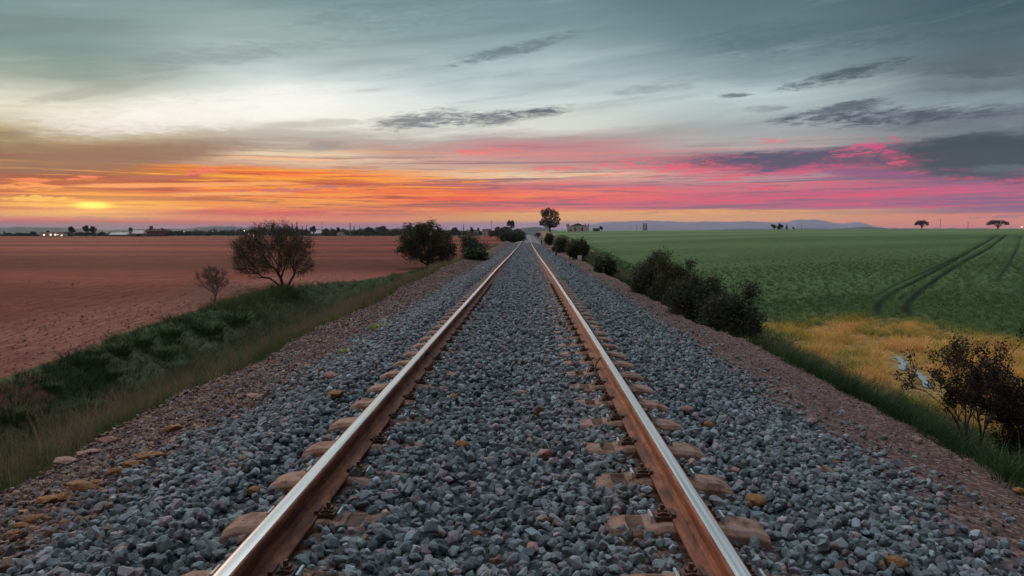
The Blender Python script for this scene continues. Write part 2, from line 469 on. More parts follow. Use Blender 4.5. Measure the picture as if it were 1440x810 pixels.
def gold_mask(gg, p):
    x, y, z = gg.sep(p)
    n = gg.noise(p, .35, 4, .6)
    # wet golden patch between the verge and the crop
    a = gg.step(x + (n - .5) * 2.2, 8.8, 9.8)
    b = gg.step(x - (36.0 - y) * .22 + (n - .5) * 6.0, 17., 13.)
    c1 = gg.step(y + (n - .5) * 6.0, 37.0, 29.0)
    return a * b * c1


def f_green(gg, p):
    x, y, z = gg.sep(p)
    n = gg.noise(gg.xyz(x * .02, y * .06, 0.), 1.0, 5, .6, .4)
    n2 = gg.noise(p, 5.0, 6, .7); n3 = gg.noise(p, 1.1, 5, .65)
    c_ = gg.ramp(n * .45 + n3 * .25 + n2 * .3, [(.38, (.040, .072, .026)), (.48, (.060, .106, .034)), (.56, (.082, .14, .045)), (.68, (.115, .175, .062))])
    gm = gold_mask(gg, p)
    gold = gg.ramp(n2 * .6 + n3 * .4, [(.36, (.08, .045, .02)), (.48, (.30, .18, .06)), (.62, (.48, .31, .12))])
    c_ = gg.mix(gm, c_, gold)
    farf = gg.step(y, 60., 260.)
    strk = gg.noise(gg.xyz(x * .004, y * .035, 7.), 1.0, 5, .65, .3)
    c_ = gg.mix(farf * gg.step(strk, .42, .58, .1, .95), c_, (.145, .215, .09))
    c_ = gg.mix(gg.step(strk, .48, .36, 0, .55) * gg.step(y, 45., 80.), c_, (.035, .06, .03))
    rut = gg.attr('rut')
    c_ = gg.mix(gg.step(rut, .15, .7, 0, .95), c_, (.012, .018, .010))
    setc(gg, c_); bump(gg, n2 + n3, 1.0, .12)


m_bed = ground_mat('track_bed', f_bed)
m_soil = ground_mat('ploughed_soil', f_soil)
m_verge = ground_mat('rough_grass_ground', f_verge)
m_green = ground_mat('young_crop', f_green)
m_hill = simple_mottle('hill_scrub', (.03, .05, .045), (.06, .085, .07), .004, .95, .0, 1)
m_mount = simple_mottle('hazed_mountain_slopes', (.19, .17, .25), (.23, .205, .29), .003, .95, .0, 1)  # purple of haze and dusk light is mixed into the slope colour
m_water, gg = mat('stream_water', (.30, .34, .37), .15, 0, .8)
bump(gg, gg.noise(pos(gg), 18., 3, .5), .1, .01)


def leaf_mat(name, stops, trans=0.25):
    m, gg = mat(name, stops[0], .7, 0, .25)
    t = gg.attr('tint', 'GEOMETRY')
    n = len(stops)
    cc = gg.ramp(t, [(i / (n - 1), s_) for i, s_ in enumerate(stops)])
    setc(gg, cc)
    tr = gg.n.new('ShaderNodeBsdfTranslucent'); gg.put(tr.inputs[0], cc)
    mx = gg.n.new('ShaderNodeMixShader'); mx.inputs[0].default_value = trans
    out = gg.n['Material Output']
    gg.l.new(gg.b.outputs[0], mx.inputs[1]); gg.l.new(tr.outputs[0], mx.inputs[2]); gg.l.new(mx.outputs[0], out.inputs[0])
    return m


def tuft_mat(name, stops, trans=.3):
    """grass: colour from the instancer's tint, varied per tuft"""
    m, gg = mat(name, stops[0][1], .75, 0, .2)
    t = gg.attr('tint', 'INSTANCER'); r = orand(gg)
    cc = gg.ramp(gg.m('ADD', t, (r - .5) * .16, clamp=True), stops)
    hv = gg.n.new('ShaderNodeHueSaturation'); gg.put(hv.inputs['Value'], gg.m('FRACT', r * 13.7) * .5 + .75); gg.put(hv.inputs['Color'], cc)
    cc = V(gg, hv.outputs[0])
    setc(gg, cc)
    tr = gg.n.new('ShaderNodeBsdfTranslucent'); gg.put(tr.inputs[0], cc)
    mx = gg.n.new('ShaderNodeMixShader'); mx.inputs[0].default_value = trans
    gg.l.new(gg.b.outputs[0], mx.inputs[1]); gg.l.new(tr.outputs[0], mx.inputs[2]); gg.l.new(mx.outputs[0], gg.n['Material Output'].inputs[0])
    return m


m_bark = simple_mottle('bark', (.045, .034, .028), (.10, .075, .06), 8, .9, .6, .02)
m_twig = simple_mottle('grey_twigs', (.13, .10, .10), (.20, .15, .15), 8, .9, .4, .01)
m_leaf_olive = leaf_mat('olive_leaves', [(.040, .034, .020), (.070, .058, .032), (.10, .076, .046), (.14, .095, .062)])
m_leaf_dark = leaf_mat('dark_leaves', [(.018, .030, .016), (.036, .052, .026), (.060, .074, .036), (.105, .085, .040)])
m_leaf_mid = leaf_mat('green_brown_leaves', [(.020, .030, .016), (.046, .058, .028), (.080, .082, .036), (.15, .11, .045)])
m_leaf_grey = leaf_mat('grey_green_leaves', [(.022, .032, .022), (.045, .060, .038), (.075, .092, .058), (.14, .125, .08)])
m_leaf_far = leaf_mat('far_leaves', [(.016, .022, .014), (.030, .036, .02), (.05, .05, .028)], .1)
m_leaf_black = leaf_mat('blackish_leaves', [(.012, .013, .010), (.022, .020, .014), (.035, .026, .018)], .15)


# ------------------------------------------------------------------ object helpers
COL = SC.collection


def mesh(name, v, f, m=None, parent=None, mats=None, fm=None, smooth=False):
    me = bpy.data.meshes.new(name)
    me.from_pydata([tuple(a) for a in v], [], [tuple(a) for a in f])
    for mm in (mats or ([m] if m else [])): me.materials.append(mm)
    if fm is not None: me.polygons.foreach_set('material_index', fm)
    if smooth: me.polygons.foreach_set('use_smooth', [True] * len(me.polygons))
    me.update()
    o = bpy.data.objects.new(name, me); COL.objects.link(o)
    if parent is not None: o.parent = parent
    return o


def nmesh(name, v, nquads=None, ntris=None, m=None, parent=None, tint=None, link=True):
    """fast mesh from numpy: quads (n,4) or tris (n,3)"""
    me = bpy.data.meshes.new(name)
    v = np.asarray(v, np.float32)
    fs = nquads if nquads is not None else ntris
    k = fs.shape[1]
    me.vertices.add(len(v)); me.vertices.foreach_set('co', v.ravel())
    me.loops.add(fs.size); me.loops.foreach_set('vertex_index', fs.astype(np.int32).ravel())
    me.polygons.add(len(fs)); me.polygons.foreach_set('loop_start', (np.arange(len(fs)) * k).astype(np.int32))
    me.polygons.foreach_set('loop_total', np.full(len(fs), k, np.int32))
    me.update(calc_edges=True)
    if m: me.materials.append(m)
    if tint is not None:
        a = me.attributes.new('tint', 'FLOAT', 'POINT'); a.data.foreach_set('value', np.asarray(tint, np.float32))
    o = bpy.data.objects.new(name, me)
    if link: COL.objects.link(o)
    if parent is not None: o.parent = parent
    return o


def empty(name, loc=(0, 0, 0), rz=0.0):
    o = bpy.data.objects.new(name, None); COL.objects.link(o)
    o.location = loc; o.rotation_euler = (0, 0, rz); o.empty_display_size = .2
    return o


def tag(o, label, cat, group=None, kind=None):
    if label: o['label'] = label
    if cat: o['category'] = cat
    if group: o['group'] = group
    if kind: o['kind'] = kind
    return o


def copy_tree(o, parent=None):
    c_ = o.copy(); COL.objects.link(c_)
    if parent is not None: c_.parent = parent
    for ch in list(o.children): copy_tree(ch, c_)
    return c_


def box(v, f, x0, x1, y0, y1, z0, z1):
    b = len(v)
    v += [(x0, y0, z0), (x1, y0, z0), (x1, y1, z0), (x0, y1, z0), (x0, y0, z1), (x1, y0, z1), (x1, y1, z1), (x0, y1, z1)]
    f += [(b, b + 3, b + 2, b + 1), (b + 4, b + 5, b + 6, b + 7), (b, b + 1, b + 5, b + 4), (b + 1, b + 2, b + 6, b + 5), (b + 2, b + 3, b + 7, b + 6), (b + 3, b, b + 4, b + 7)]


def tube(v, f, pts, rad, n=6, cap=True):
    """tube along points"""
    b = len(v)
    pts = [Vector(p) for p in pts]
    ref = Vector((0.31, 0.17, 0.94))
    for i, p in enumerate(pts):
        d = (pts[min(i + 1, len(pts) - 1)] - pts[max(i - 1, 0)])
        if d.length < 1e-9: d = Vector((0, 0, 1))
        d.normalize()
        u = d.cross(ref)
        if u.length < .05: u = d.cross(Vector((1, 0, 0)))
        u.normalize(); w = d.cross(u)
        for k in range(n):
            a = 2 * math.pi * k / n
            v.append(tuple(p + (u * math.cos(a) + w * math.sin(a)) * rad[i]))
    for i in range(len(pts) - 1):
        for k in range(n):
            a0 = b + i * n + k; a1 = b + i * n + (k + 1) % n
            f.append((a0, a1, a1 + n, a0 + n))
    if cap:
        f.append(tuple(b + k for k in reversed(range(n))))
        f.append(tuple(b + (len(pts) - 1) * n + k for k in range(n)))


# ------------------------------------------------------------------ terrain
_yy = np.concatenate([np.arange(-40, 800, 1.0), [800.0]])
def _sm(xs, ys, w=9):
    a = np.interp(_yy, xs, ys)
    k = np.ones(w) / w
    return np.convolve(np.pad(a, w // 2, mode='edge'), k, 'valid')
_zt = _sm([-40, 0, 8, 12, 24, 50, 80, 115, 200, 362, 410, 500, 700, 800], [0, 0, -.02, -.05, -.13, -.40, -.63, -.80, -.86, -.90, -1.1, -2.6, -7, -9], 7)
_xt = _sm([-40, 0, 12, 50, 115, 362, 800], [0, 0, -.01, -.12, -.25, -.45, -.6], 9)
def zt(y): return np.interp(y, _yy, _zt)
def xt(y): return np.interp(y, _yy, _xt)
def cl(y): return np.interp(y, [0, 12, 25, 43, 134, 300], [-.85, -.85, -.68, -.42, -.12, -.1])     # left crest below rail top
def cr(y): return np.interp(y, [0, 20, 36, 75, 200], [-.85, -.83, -.72, -.48, -.3])
def xb(y): return np.interp(y, [-40, 0, 17.7, 28, 35, 40, 46, 49, 54, 62, 92, 183, 400], [-12, -12, -12.5, -14.3, -15.0, -15.4, -15.4, -14.2, -12.2, -11.0, -9.2, -7.6, -7.4])
def sst(x, a, b):
    t = np.clip((x - a) / (b - a), 0, 1); return t * t * (3 - 2 * t)
def fbm(x, y, s, seed=0.0):
    """cheap smooth noise from sines"""
    x = x * s + seed; y = y * s - seed * 1.7
    return (np.sin(x * 1.3 + 1.7 * np.sin(y * .9 + .3)) + np.sin(y * 1.1 + 1.3 * np.sin(x * 1.7 + 2.1)) * .8 + np.sin((x + y) * 2.3 + 1.1 * np.sin(x * 3.1)) * .45 + np.sin((x - y) * 4.1 + y) * .25) / 2.5
def zleft(x, y):      # ploughed field
    z = -2.45 + .10 * fbm(x, y, .05) + .05 * fbm(x, y, .5) + .35 * sst(y, 60, 200) * np.exp(-((x + 8) / 30.0) ** 2)
    z += .02 * fbm(x, y, 3.)
    z -= 28 * sst(y, 600, 3500)
    return z
def zright(x, y):
    d = np.maximum(0, x - 11.5) * .016 + np.maximum(0, y - 27) * .0068
    z = -3.05 + 4.25 * (1 - np.exp(-d)) + .0035 * np.minimum(x, 400) * sst(y, 100, 450)
    z += .06 * fbm(x, y, .06, 3) + .035 * fbm(x, y, .7, 5)
    z -= 33 * sst(y, 470, 3500)
    z -= 2.2 * sst(y, 455, 620)
    return z
def crestx(y, s): return 4.1 + .22 * fbm(y, y * .3 + s * 9, .35, s) + .08 * fbm(y, y * .5, 1.7, s + 2)
def H(x, y):
    x = np.asarray(x, float); y = np.asarray(y, float)
    x, y = np.broadcast_arrays(x, y)
    t = zt(y); cx = xt(y)
    xr = x - cx
    ax = np.abs(xr)
    side = xr > 0
    crest = np.where(side, cr(y), cl(y))
    cX = np.where(side, crestx(y, 1.), crestx(y, 2.))
    # bed profile
    zb = np.where(ax < 1.45, -.205 - .02 * np.cos(np.clip(ax / 1.45, 0, 1) * math.pi * 2.3) - .028 * sst(ax, .9, 1.0) * (1 - sst(ax, 1.3, 1.4)) - .022 * sst(ax, .42, .52) * (1 - sst(ax, .78, .9)) * (xr > 0), 0)
    mid = -.215 + (np.minimum(-.52, crest * .62) + .215) * sst(ax, 1.35, 2.75)
    mid = np.where(ax > 2.6, mid + (crest - np.minimum(-.52, crest * .62)) * sst(ax, 2.5, cX), mid)
    zb = np.where(ax < 1.4, zb, mid)
    bed = t + zb
    crest_z = t + crest
    # left bank
    wl = np.maximum(.5, -xb(y) - cX)
    tl = np.clip((ax - cX) / wl, 0, 1)
    fz = zleft(np.minimum(x, xb(y)), y)
    ditch = fz - .85 * np.clip(wl / 8.4, 0, 1.15) ** 1.5
    zl = np.where(tl < .62, crest_z + (ditch - crest_z) * sst(tl, -.12, .66), ditch + (fz - ditch) * sst(tl, .70, .99))
    zl = zl + .10 * fbm(x, y, .9, 4) * np.sin(np.clip(tl, 0, 1) * math.pi)
    # right bank
    tr = np.clip((ax - cX) / (9.0 - cX), 0, 1)
    rz = zright(np.maximum(x, 9.0), y)
    zr = crest_z + (rz - crest_z) * sst(tr, -.15, 1.0)
    zr = zr + .07 * fbm(x, y, 1.1, 6) * np.sin(np.clip(tr, 0, 1) * math.pi)
    z = np.where(ax <= cX, bed, np.where(side, np.where(x < 9.0, zr, rz), np.where(x > xb(y), zl, fz)))
    rough = .018 * fbm(x, y, 6.0, 1) * sst(ax, 2.5, 3.2) * (ax < cX)
    return z + rough


def hz(x, y): return float(H(x, y))


def ground_at(px, py, ymin=3.0, ymax=900.0):
    d = ray(px, py)
    Y = ymin
    prev = None
    while Y < ymax:
        p_ = CAM + d * (Y / d.y)
        dz_ = p_.z - hz(p_.x, p_.y)
        if dz_ < 0:
            if prev:
                a, b = prev, Y
                for _ in range(20):
                    m_ = (a + b) / 2; q_ = CAM + d * (m_ / d.y)
                    if q_.z - hz(q_.x, q_.y) < 0: b = m_
                    else: a = m_
                p_ = CAM + d * (b / d.y)
            return Vector((p_.x, p_.y, hz(p_.x, p_.y)))
        prev = Y
        Y *= 1.012
    p_ = CAM + d * (ymax / d.y)
    return Vector((p_.x, p_.y, hz(p_.x, p_.y)))


YS = np.concatenate([np.arange(-12, 30, .30), np.arange(30, 80, .6), np.arange(80, 200, 2.5), np.arange(200, 480, 7), np.arange(480, 720, 15), np.geomspace(730, 9000, 24)])


def strip(name, xs_fn, ys, m, rutfn=None):
    v = []; X = np.array([xs_fn(y) for y in ys])
    Yg = np.repeat(ys[:, None], X.shape[1], 1)
    Z = H(X, Yg)
    rut = None
    if rutfn is not None:
        rut = rutfn(X, Yg); Z = Z - rut * .30
    nx = X.shape[1]; ny = len(ys)
    vv = np.stack([X, Yg, Z], -1).reshape(-1, 3)
    i = np.arange(nx - 1)[None, :] + np.arange(ny - 1)[:, None] * nx
    i = i.ravel()
    q = np.stack([i, i + 1, i + 1 + nx, i + nx], 1)
    o = nmesh(name, vv, nquads=q, m=m)
    o.data.polygons.foreach_set('use_smooth', [True] * len(q))
    if rut is not None:
        a = o.data.attributes.new('rut', 'FLOAT', 'POINT'); a.data.foreach_set('value', rut.ravel().astype(np.float32))
    tag(o, None, None, kind='structure')
    return o


bedy = YS[YS < 760]
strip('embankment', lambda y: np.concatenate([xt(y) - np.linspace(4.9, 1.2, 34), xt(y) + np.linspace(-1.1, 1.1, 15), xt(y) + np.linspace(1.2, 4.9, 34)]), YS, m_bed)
strip('grass_verge', lambda y: np.linspace(xb(y), xt(y) - 4.9, 40), YS, m_verge)
strip('grass_bank', lambda y: np.linspace(xt(y) + 4.9, 8.6, 18), YS, m_verge)
gl = np.concatenate([[0], np.cumsum(np.geomspace(.25, 900, 110))])
strip('ploughed_field', lambda y: xb(y) - (gl * (5200 / gl[-1]))[::-1], YS, m_soil)

# ruts in the crop: tyre tracks drawn through points on the field
def gpts(pp): return np.array([ground_at(*p_)[:2] for p_ in pp])
RUTS = [gpts(a) for a in (
    [(1236, 442), (1232, 432), (1238, 422), (1256, 408), (1290, 392), (1330, 371), (1368, 350), (1386, 340), (1402, 331), (1408, 328)],
    [(1284, 443), (1274, 434), (1276, 424), (1292, 408), (1320, 388), (1356, 366), (1388, 350), (1404, 338), (1412, 332), (1418, 328)],
    [(1215, 421), (1250, 402), (1300, 381), (1345, 360)],
    [(1075, 411), (1140, 415), (1230, 414)],
    [(1400, 395), (1420, 368), (1432, 345), (1436, 331)],
    [(1440, 420), (1438, 395), (1444, 365)], [(1352, 420), (1378, 392), (1408, 362), (1424, 338)], [(1310, 426), (1345, 396), (1385, 366), (1408, 344)])]


def rutfn(X, Y):
    out = np.zeros_like(X)
    for k, P in enumerate(RUTS):
        w = (1 + .9 * sst(Y, 50, 130).mean() * 0) * (.22, .22, .19, .16, .22, .20, .18, .17)[k]; amp = (1., 1., .7, .45, .6, .5, .35, .3)[k]
        # smooth the polyline
        t = np.arange(len(P)); tt = np.linspace(0, len(P) - 1, len(P) * 6)
        P2 = np.stack([np.interp(tt, t, P[:, 0]), np.interp(tt, t, P[:, 1])], 1)
        for _ in range(3): P2[1:-1] = (P2[:-2] + P2[1:-1] * 2 + P2[2:]) / 4
        bb = (X > P2[:, 0].min() - 4) & (X < P2[:, 0].max() + 4) & (Y > P2[:, 1].min() - 4) & (Y < P2[:, 1].max() + 4)
        if not bb.any(): continue
        xx = X[bb]; yy = Y[bb]; d = np.full(xx.shape, 1e9)
        for a, b in zip(P2[:-1], P2[1:]):
            ab = b - a; L2 = max(1e-6, ab @ ab)
            s_ = np.clip(((xx - a[0]) * ab[0] + (yy - a[1]) * ab[1]) / L2, 0, 1)
            d = np.minimum(d, np.hypot(xx - a[0] - s_ * ab[0], yy - a[1] - s_ * ab[1]))
        r_ = np.exp(-(d / w) ** 2) * amp
        out[bb] = np.maximum(out[bb], r_)
    return out


gx = np.concatenate([8.6 + np.arange(0, 12, .4), 20.6 + np.arange(0, 72, .22), 92.6 + np.cumsum(np.geomspace(.4, 420, 66))])
YG = np.concatenate([np.arange(-12, 20, .6), np.arange(20, 75, .24), np.arange(75, 130, .6), np.arange(130, 200, 1.5), np.arange(200, 480, 6), np.arange(480, 720, 15), np.geomspace(730, 9000, 24)])
strip('green_field', lambda y: gx, YG, m_green, rutfn)


# ------------------------------------------------------------------ track
def rail(x, label):
    root = empty('rail', (x, 0, 0)); tag(root, label, 'rail', 'the two rails of the track')
    ys = np.concatenate([np.arange(-3, 24, .6), np.arange(24, 120, 2), np.arange(120, 425, 6)])
    def ext(name, prof, mats, fmrule=None):
        v = []; f = []; fm = []
        n_ = len(prof)
        for y in ys:
            z0 = float(zt(y)); x0 = float(xt(y))
            for (a, b) in prof: v.append((a + x0, y, b + z0))
        for i in range(len(ys) - 1):
            for k in range(n_):
                a0 = i * n_ + k; a1 = i * n_ + (k + 1) % n_
                f.append((a0, a0 + n_, a1 + n_, a1)); fm.append(fmrule(k) if fmrule else 0)
        f.append(tuple(range(n_))); fm.append(0)
        f.append(tuple((len(ys) - 1) * n_ + k for k in reversed(range(n_)))); fm.append(0)
        return mesh(name, v, f, mats=mats, fm=fm, parent=root)
    # head: polished crown, rusty flanks
    head = [(-.031, -.036), (-.036, -.030), (-.036, -.012), (-.033, -.004), (-.026, -.001), (-.012, 0), (.012, 0), (.026, -.001), (.033, -.004), (.036, -.012), (.036, -.030), (.031, -.036)]
    ext('rail_head', head, [m_rail, m_steel], lambda k: 1 if 4 <= k <= 6 else 0)
    ext('rail_web', [(-.022, -.0365), (-.010, -.050), (-.0085, -.075), (-.009, -.105), (-.024, -.1255), (.024, -.1255), (.009, -.105), (.0085, -.075), (.010, -.050), (.022, -.0365)][::-1][::-1], [m_rail])
    ext('rail_foot', [(-.026, -.126), (-.068, -.143), (-.070, -.146), (-.070, -.154), (.070, -.154), (.070, -.146), (.068, -.143), (.026, -.126)], [m_rail])
    return root


RL = rail(-.87, 'left rail of the track, polished top and dark rusty web')
RR = rail(.87, 'right rail of the track, its web lit orange brown')
# earth-bonding cable loop on each rail foot
for root, s, py in ((RL, 1, 512), (RR, -1, 520)):
    yb = 1.30 * F / (py - 324.6)
    v = []; f = []
    P = [(s * .012, yb, -.06), (s * .05, yb - .01, -.062), (s * .085, yb - .05, -.10), (s * .10, yb - .12, -.155), (s * .085, yb - .20, -.19), (s * .06, yb - .24, -.22)]
    tube(v, f, P, [.008] * 6, 6)
    box(v, f, min(s * .0087, s * .03), max(s * .0087, s * .03), yb - .03, yb + .03, -.085, -.04)
    mesh('bond_cable', v, f, m_black, root)


def make_block(s):
    """one half of a sleeper: top with a recess, sloping outer end"""
    bm = bmesh.new()
    hw, hb = .105, .135
    # x stations from inner end to outer end (mirrored for s=-1) and top height
    st = [(.50, -.235), (.515, -.183), (.60, -.176), (.607, -.212), (.673, -.212), (.68, -.176), (.76, -.1555), (.98, -.1555), (1.05, -.172), (1.16, -.180), (1.225, -.205), (1.235, -.30)]
    rows = []
    for (x, z) in st:
        r_ = []
        wi = hw * (1 if x < 1.1 else 1 - (x - 1.1) * .35)
        edge = .02
        for (yy, zz) in ((-hb * .98, -.33), (-wi - .006, z - edge), (-wi + .02, z), (-.055, z), (.055, z), (wi - .02, z), (wi + .006, z - edge), (hb * .98, -.33)):
            if .603 < x < .677 and .07 < abs(yy) < .12: zz = -.176 if abs(yy) < wi else -.196
            r_.append(bm.verts.new((s * x, yy + random.uniform(-.002, .002), zz + random.uniform(-.0015, .0015))))
        rows.append(r_)
    for a, b in zip(rows[:-1], rows[1:]):
        for k in range(7): bm.faces.new((a[k], a[k + 1], b[k + 1], b[k]))
    bm.faces.new(rows[0][::-1]); bm.faces.new(rows[-1])
    bmesh.ops.recalc_face_normals(bm, faces=bm.faces)
    bmesh.ops.bevel(bm, geom=[e for e in bm.edges if e.calc_face_angle(0) > .5], offset=.004, segments=1, affect='EDGES')
    me = bpy.data.meshes.new('block'); bm.to_mesh(me); bm.free(); me.materials.append(m_conc)
    return me


def clip_mesh():
    v = []; f = []
    box(v, f, .012, .085, -.045, .045, -.014, .002)         # clip plate pressing on the foot
    box(v, f, -.006, .012, -.040, .040, -.018, .014)
    tube(v, f, [(.02, -.026, .006), (.05, -.030, .016), (.07, -.026, .008), (.075, 0, .003), (.07, .026, .008), (.05, .030, .016), (.02, .026, .006)], [.006] * 7, 6)
    return v, f


B_in = [make_block(1), make_block(-1)]
cv, cf = clip_mesh()
clip_me = bpy.data.meshes.new('clip'); clip_me.from_pydata(cv, [], cf); clip_me.materials.append(m_clip)
bv, bf = [], []
tube(bv, bf, [(0, 0, 0), (0, 0, .018)], [.021, .021], 6); tube(bv, bf, [(0, 0, .018), (0, 0, .040)], [.010, .010], 8)
bolt_me = bpy.data.meshes.new('bolt'); bolt_me.from_pydata(bv, [], bf); bolt_me.materials.append(m_clip)
iv, if_ = [], []
box(iv, if_, 0, .010, -.042, .042, -.012, .014)
ins_me = bpy.data.meshes.new('insulator'); ins_me.from_pydata(iv, [], if_); ins_me.materials.append(m_insul)
ORD = ['nearest', 'second', 'third', 'fourth', 'fifth', 'sixth', 'seventh', 'eighth', 'ninth', 'tenth', 'eleventh', 'twelfth']


def child(name, me, parent, loc=(0, 0, 0), rz=0., sx=1.):
    o = bpy.data.objects.new(name, me); COL.objects.link(o); o.parent = parent
    o.location = loc; o.rotation_euler = (0, 0, rz); o.scale = (sx, 1, 1)
    return o


proto = None
SLEEPERS = []
fullv = []; fullf = []
for k in range(230):
    y = 2.69 + .6 * k - .0 * k
    loc = (float(xt(y)), y, float(zt(y)))
    sl = math.atan2(float(zt(y + .5) - zt(y - .5)), 1.0)
    if k < 60:
        if proto is None:
            root = empty('sleeper', loc)
            for i, s in enumerate((1, -1)):
                child('block', B_in[i], root)
                for ss in (1, -1):                 # inner and outer clip of each rail
                    xk = s * .87 + ss * s * .058
                    rz = 0. if ss * s > 0 else math.pi
                    cl_ = child('clip', clip_me, root, (xk, 0, -.138), rz)
                    child('bolt', bolt_me, cl_, (.05, 0, .004))
                    child('insulator', ins_me, root, (xk + ss * s * .098, .0, -.146), rz)
            proto = root
        else:
            root = copy_tree(proto)
            if k >= 28:                            # too small to show their fastenings
                for ch in list(root.children):
                    if ch.name.split('.')[0] != 'block':
                        for g2 in list(ch.children): bpy.data.objects.remove(g2)
                        bpy.data.objects.remove(ch)
    else:
        if k == 60:
            me = bpy.data.meshes.new('sleeper')
            bm = bmesh.new(); bm.from_mesh(B_in[0]); bm.from_mesh(B_in[1]); bm.to_mesh(me); bm.free(); me.materials.append(m_conc)
            root = bpy.data.objects.new('sleeper', me); COL.objects.link(root); far_sl = root
        else:
            root = far_sl.copy(); COL.objects.link(root)
    root.location = loc; root.rotation_euler = (sl, 0, random.uniform(-.006, .006))
    if k < 12: lab = '%s concrete sleeper counted from the bottom edge, half buried in grey ballast' % ORD[k]
    elif k < 30: lab = 'weathered concrete sleeper a little farther up the track, past the twelve nearest'
    elif k < 80: lab = 'concrete sleeper in the tightly packed row at middle distance under the rails'
    else: lab = 'far concrete sleeper merging with the ballast towards the vanishing point'
    tag(root, lab, 'sleeper', 'concrete sleepers under the rails')
    SLEEPERS.append(y)
SLY = np.array(SLEEPERS)

# ------------------------------------------------------------------ scattered instances
SRC = {}


def source(name, objs):
    c_ = bpy.data.collections.new(name)
    for o in objs: c_.objects.link(o)
    SRC[name] = c_
    return c_


def scatter(name, pts, rot, scl, idx, tint, coll, label, cat):
    me = bpy.data.meshes.new(name)
    n = len(pts)
    me.vertices.add(n); me.vertices.foreach_set('co', np.asarray(pts, np.float32).ravel())
    for nm, ty, key, arr in (('rot', 'FLOAT_VECTOR', 'vector', rot), ('scl', 'FLOAT_VECTOR', 'vector', scl), ('tint', 'FLOAT', 'value', tint)):
        a = me.attributes.new(nm, ty, 'POINT'); a.data.foreach_set(key, np.asarray(arr, np.float32).ravel())
    a = me.attributes.new('idx', 'INT', 'POINT'); a.data.foreach_set('value', np.asarray(idx, np.int32))
    o = bpy.data.objects.new(name, me); COL.objects.link(o)
    ng = bpy.data.node_groups.new('scatter_' + name, 'GeometryNodeTree')
    ng.interface.new_socket('Geometry', in_out='INPUT', socket_type='NodeSocketGeometry')
    ng.interface.new_socket('Geometry', in_out='OUTPUT', socket_type='NodeSocketGeometry')
    N = ng.nodes; L = ng.links
    gi = N.new('NodeGroupInput'); go = N.new('NodeGroupOutput')
    iop = N.new('GeometryNodeInstanceOnPoints')
    ci = N.new('GeometryNodeCollectionInfo'); ci.inputs[0].default_value = coll; ci.inputs[1].default_value = True; ci.inputs[2].default_value = True
    def na(nm, ty):
        q = N.new('GeometryNodeInputNamedAttribute'); q.data_type = ty; q.inputs[0].default_value = nm
        return q.outputs[0]
    m2p = N.new('GeometryNodeMeshToPoints')
    L.new(gi.outputs[0], m2p.inputs[0]); L.new(m2p.outputs[0], iop.inputs['Points'])
    L.new(ci.outputs[0], iop.inputs['Instance']); iop.inputs['Pick Instance'].default_value = True
    L.new(na('idx', 'INT'), iop.inputs['Instance Index'])
    e2r = N.new('FunctionNodeEulerToRotation'); L.new(na('rot', 'FLOAT_VECTOR'), e2r.inputs[0])
    L.new(e2r.outputs[0], iop.inputs['Rotation'])
    L.new(na('scl', 'FLOAT_VECTOR'), iop.inputs['Scale'])
    L.new(iop.outputs[0], go.inputs[0])
    md = o.modifiers.new('scatter', 'NODES'); md.node_group = ng
    tag(o, label, cat, kind='stuff')
    return o


def rock_mesh(name, m, seed, flat=.72, npts=13, bev=.02):
    r_ = random.Random(seed)
    bm = bmesh.new()
    sx, sy, sz = 1.0, r_.uniform(.65, .95), r_.uniform(.5, .8) * flat / .72
    for i in range(npts):
        zc = 1 - 2 * (i + .5) / npts; a = i * 2.39996 + r_.uniform(-.5, .5)
        q = math.sqrt(1 - zc * zc)
        rr = r_.uniform(.74, 1.16)
        bm.verts.new((q * math.cos(a) * .5 * sx * rr, q * math.sin(a) * .5 * sy * rr, zc * .5 * sz * rr))
    res = bmesh.ops.convex_hull(bm, input=bm.verts)
    junk = [e for e in res['geom_interior'] if isinstance(e, bmesh.types.BMVert)]
    if junk: bmesh.ops.delete(bm, geom=junk, context='VERTS')
    bmesh.ops.dissolve_limit(bm, angle_limit=R(10), verts=bm.verts, edges=bm.edges)
    bmesh.ops.bevel(bm, geom=list(bm.edges), offset=bev, segments=1, affect='EDGES')
    bmesh.ops.triangulate(bm, faces=bm.faces)
    me = bpy.data.meshes.new(name); bm.to_mesh(me); bm.free(); me.materials.append(m)
    return bpy.data.objects.new(name, me)


rocks = source('rocks', [rock_mesh('stone_a%02d' % i, m_rock, 10 + i) for i in range(16)])
rusts = source('rusts', [rock_mesh('stone_b%02d' % i, m_rust, 50 + i) for i in range(8)])
rubs = source('rubs', [rock_mesh('stone_c%02d' % i, m_rubble, 80 + i, .5) for i in range(10)])


def zone(n, x0, x1, y0, y1):
    """jittered grid points"""
    area = (x1 - x0) * (y1 - y0)
    d = math.sqrt(area / n)
    gx_, gy_ = np.meshgrid(np.arange(x0, x1, d), np.arange(y0, y1, d))
    p_ = np.stack([gx_.ravel(), gy_.ravel()], 1) + rng.uniform(-.55, .55, (gx_.size, 2)) * d
    return p_


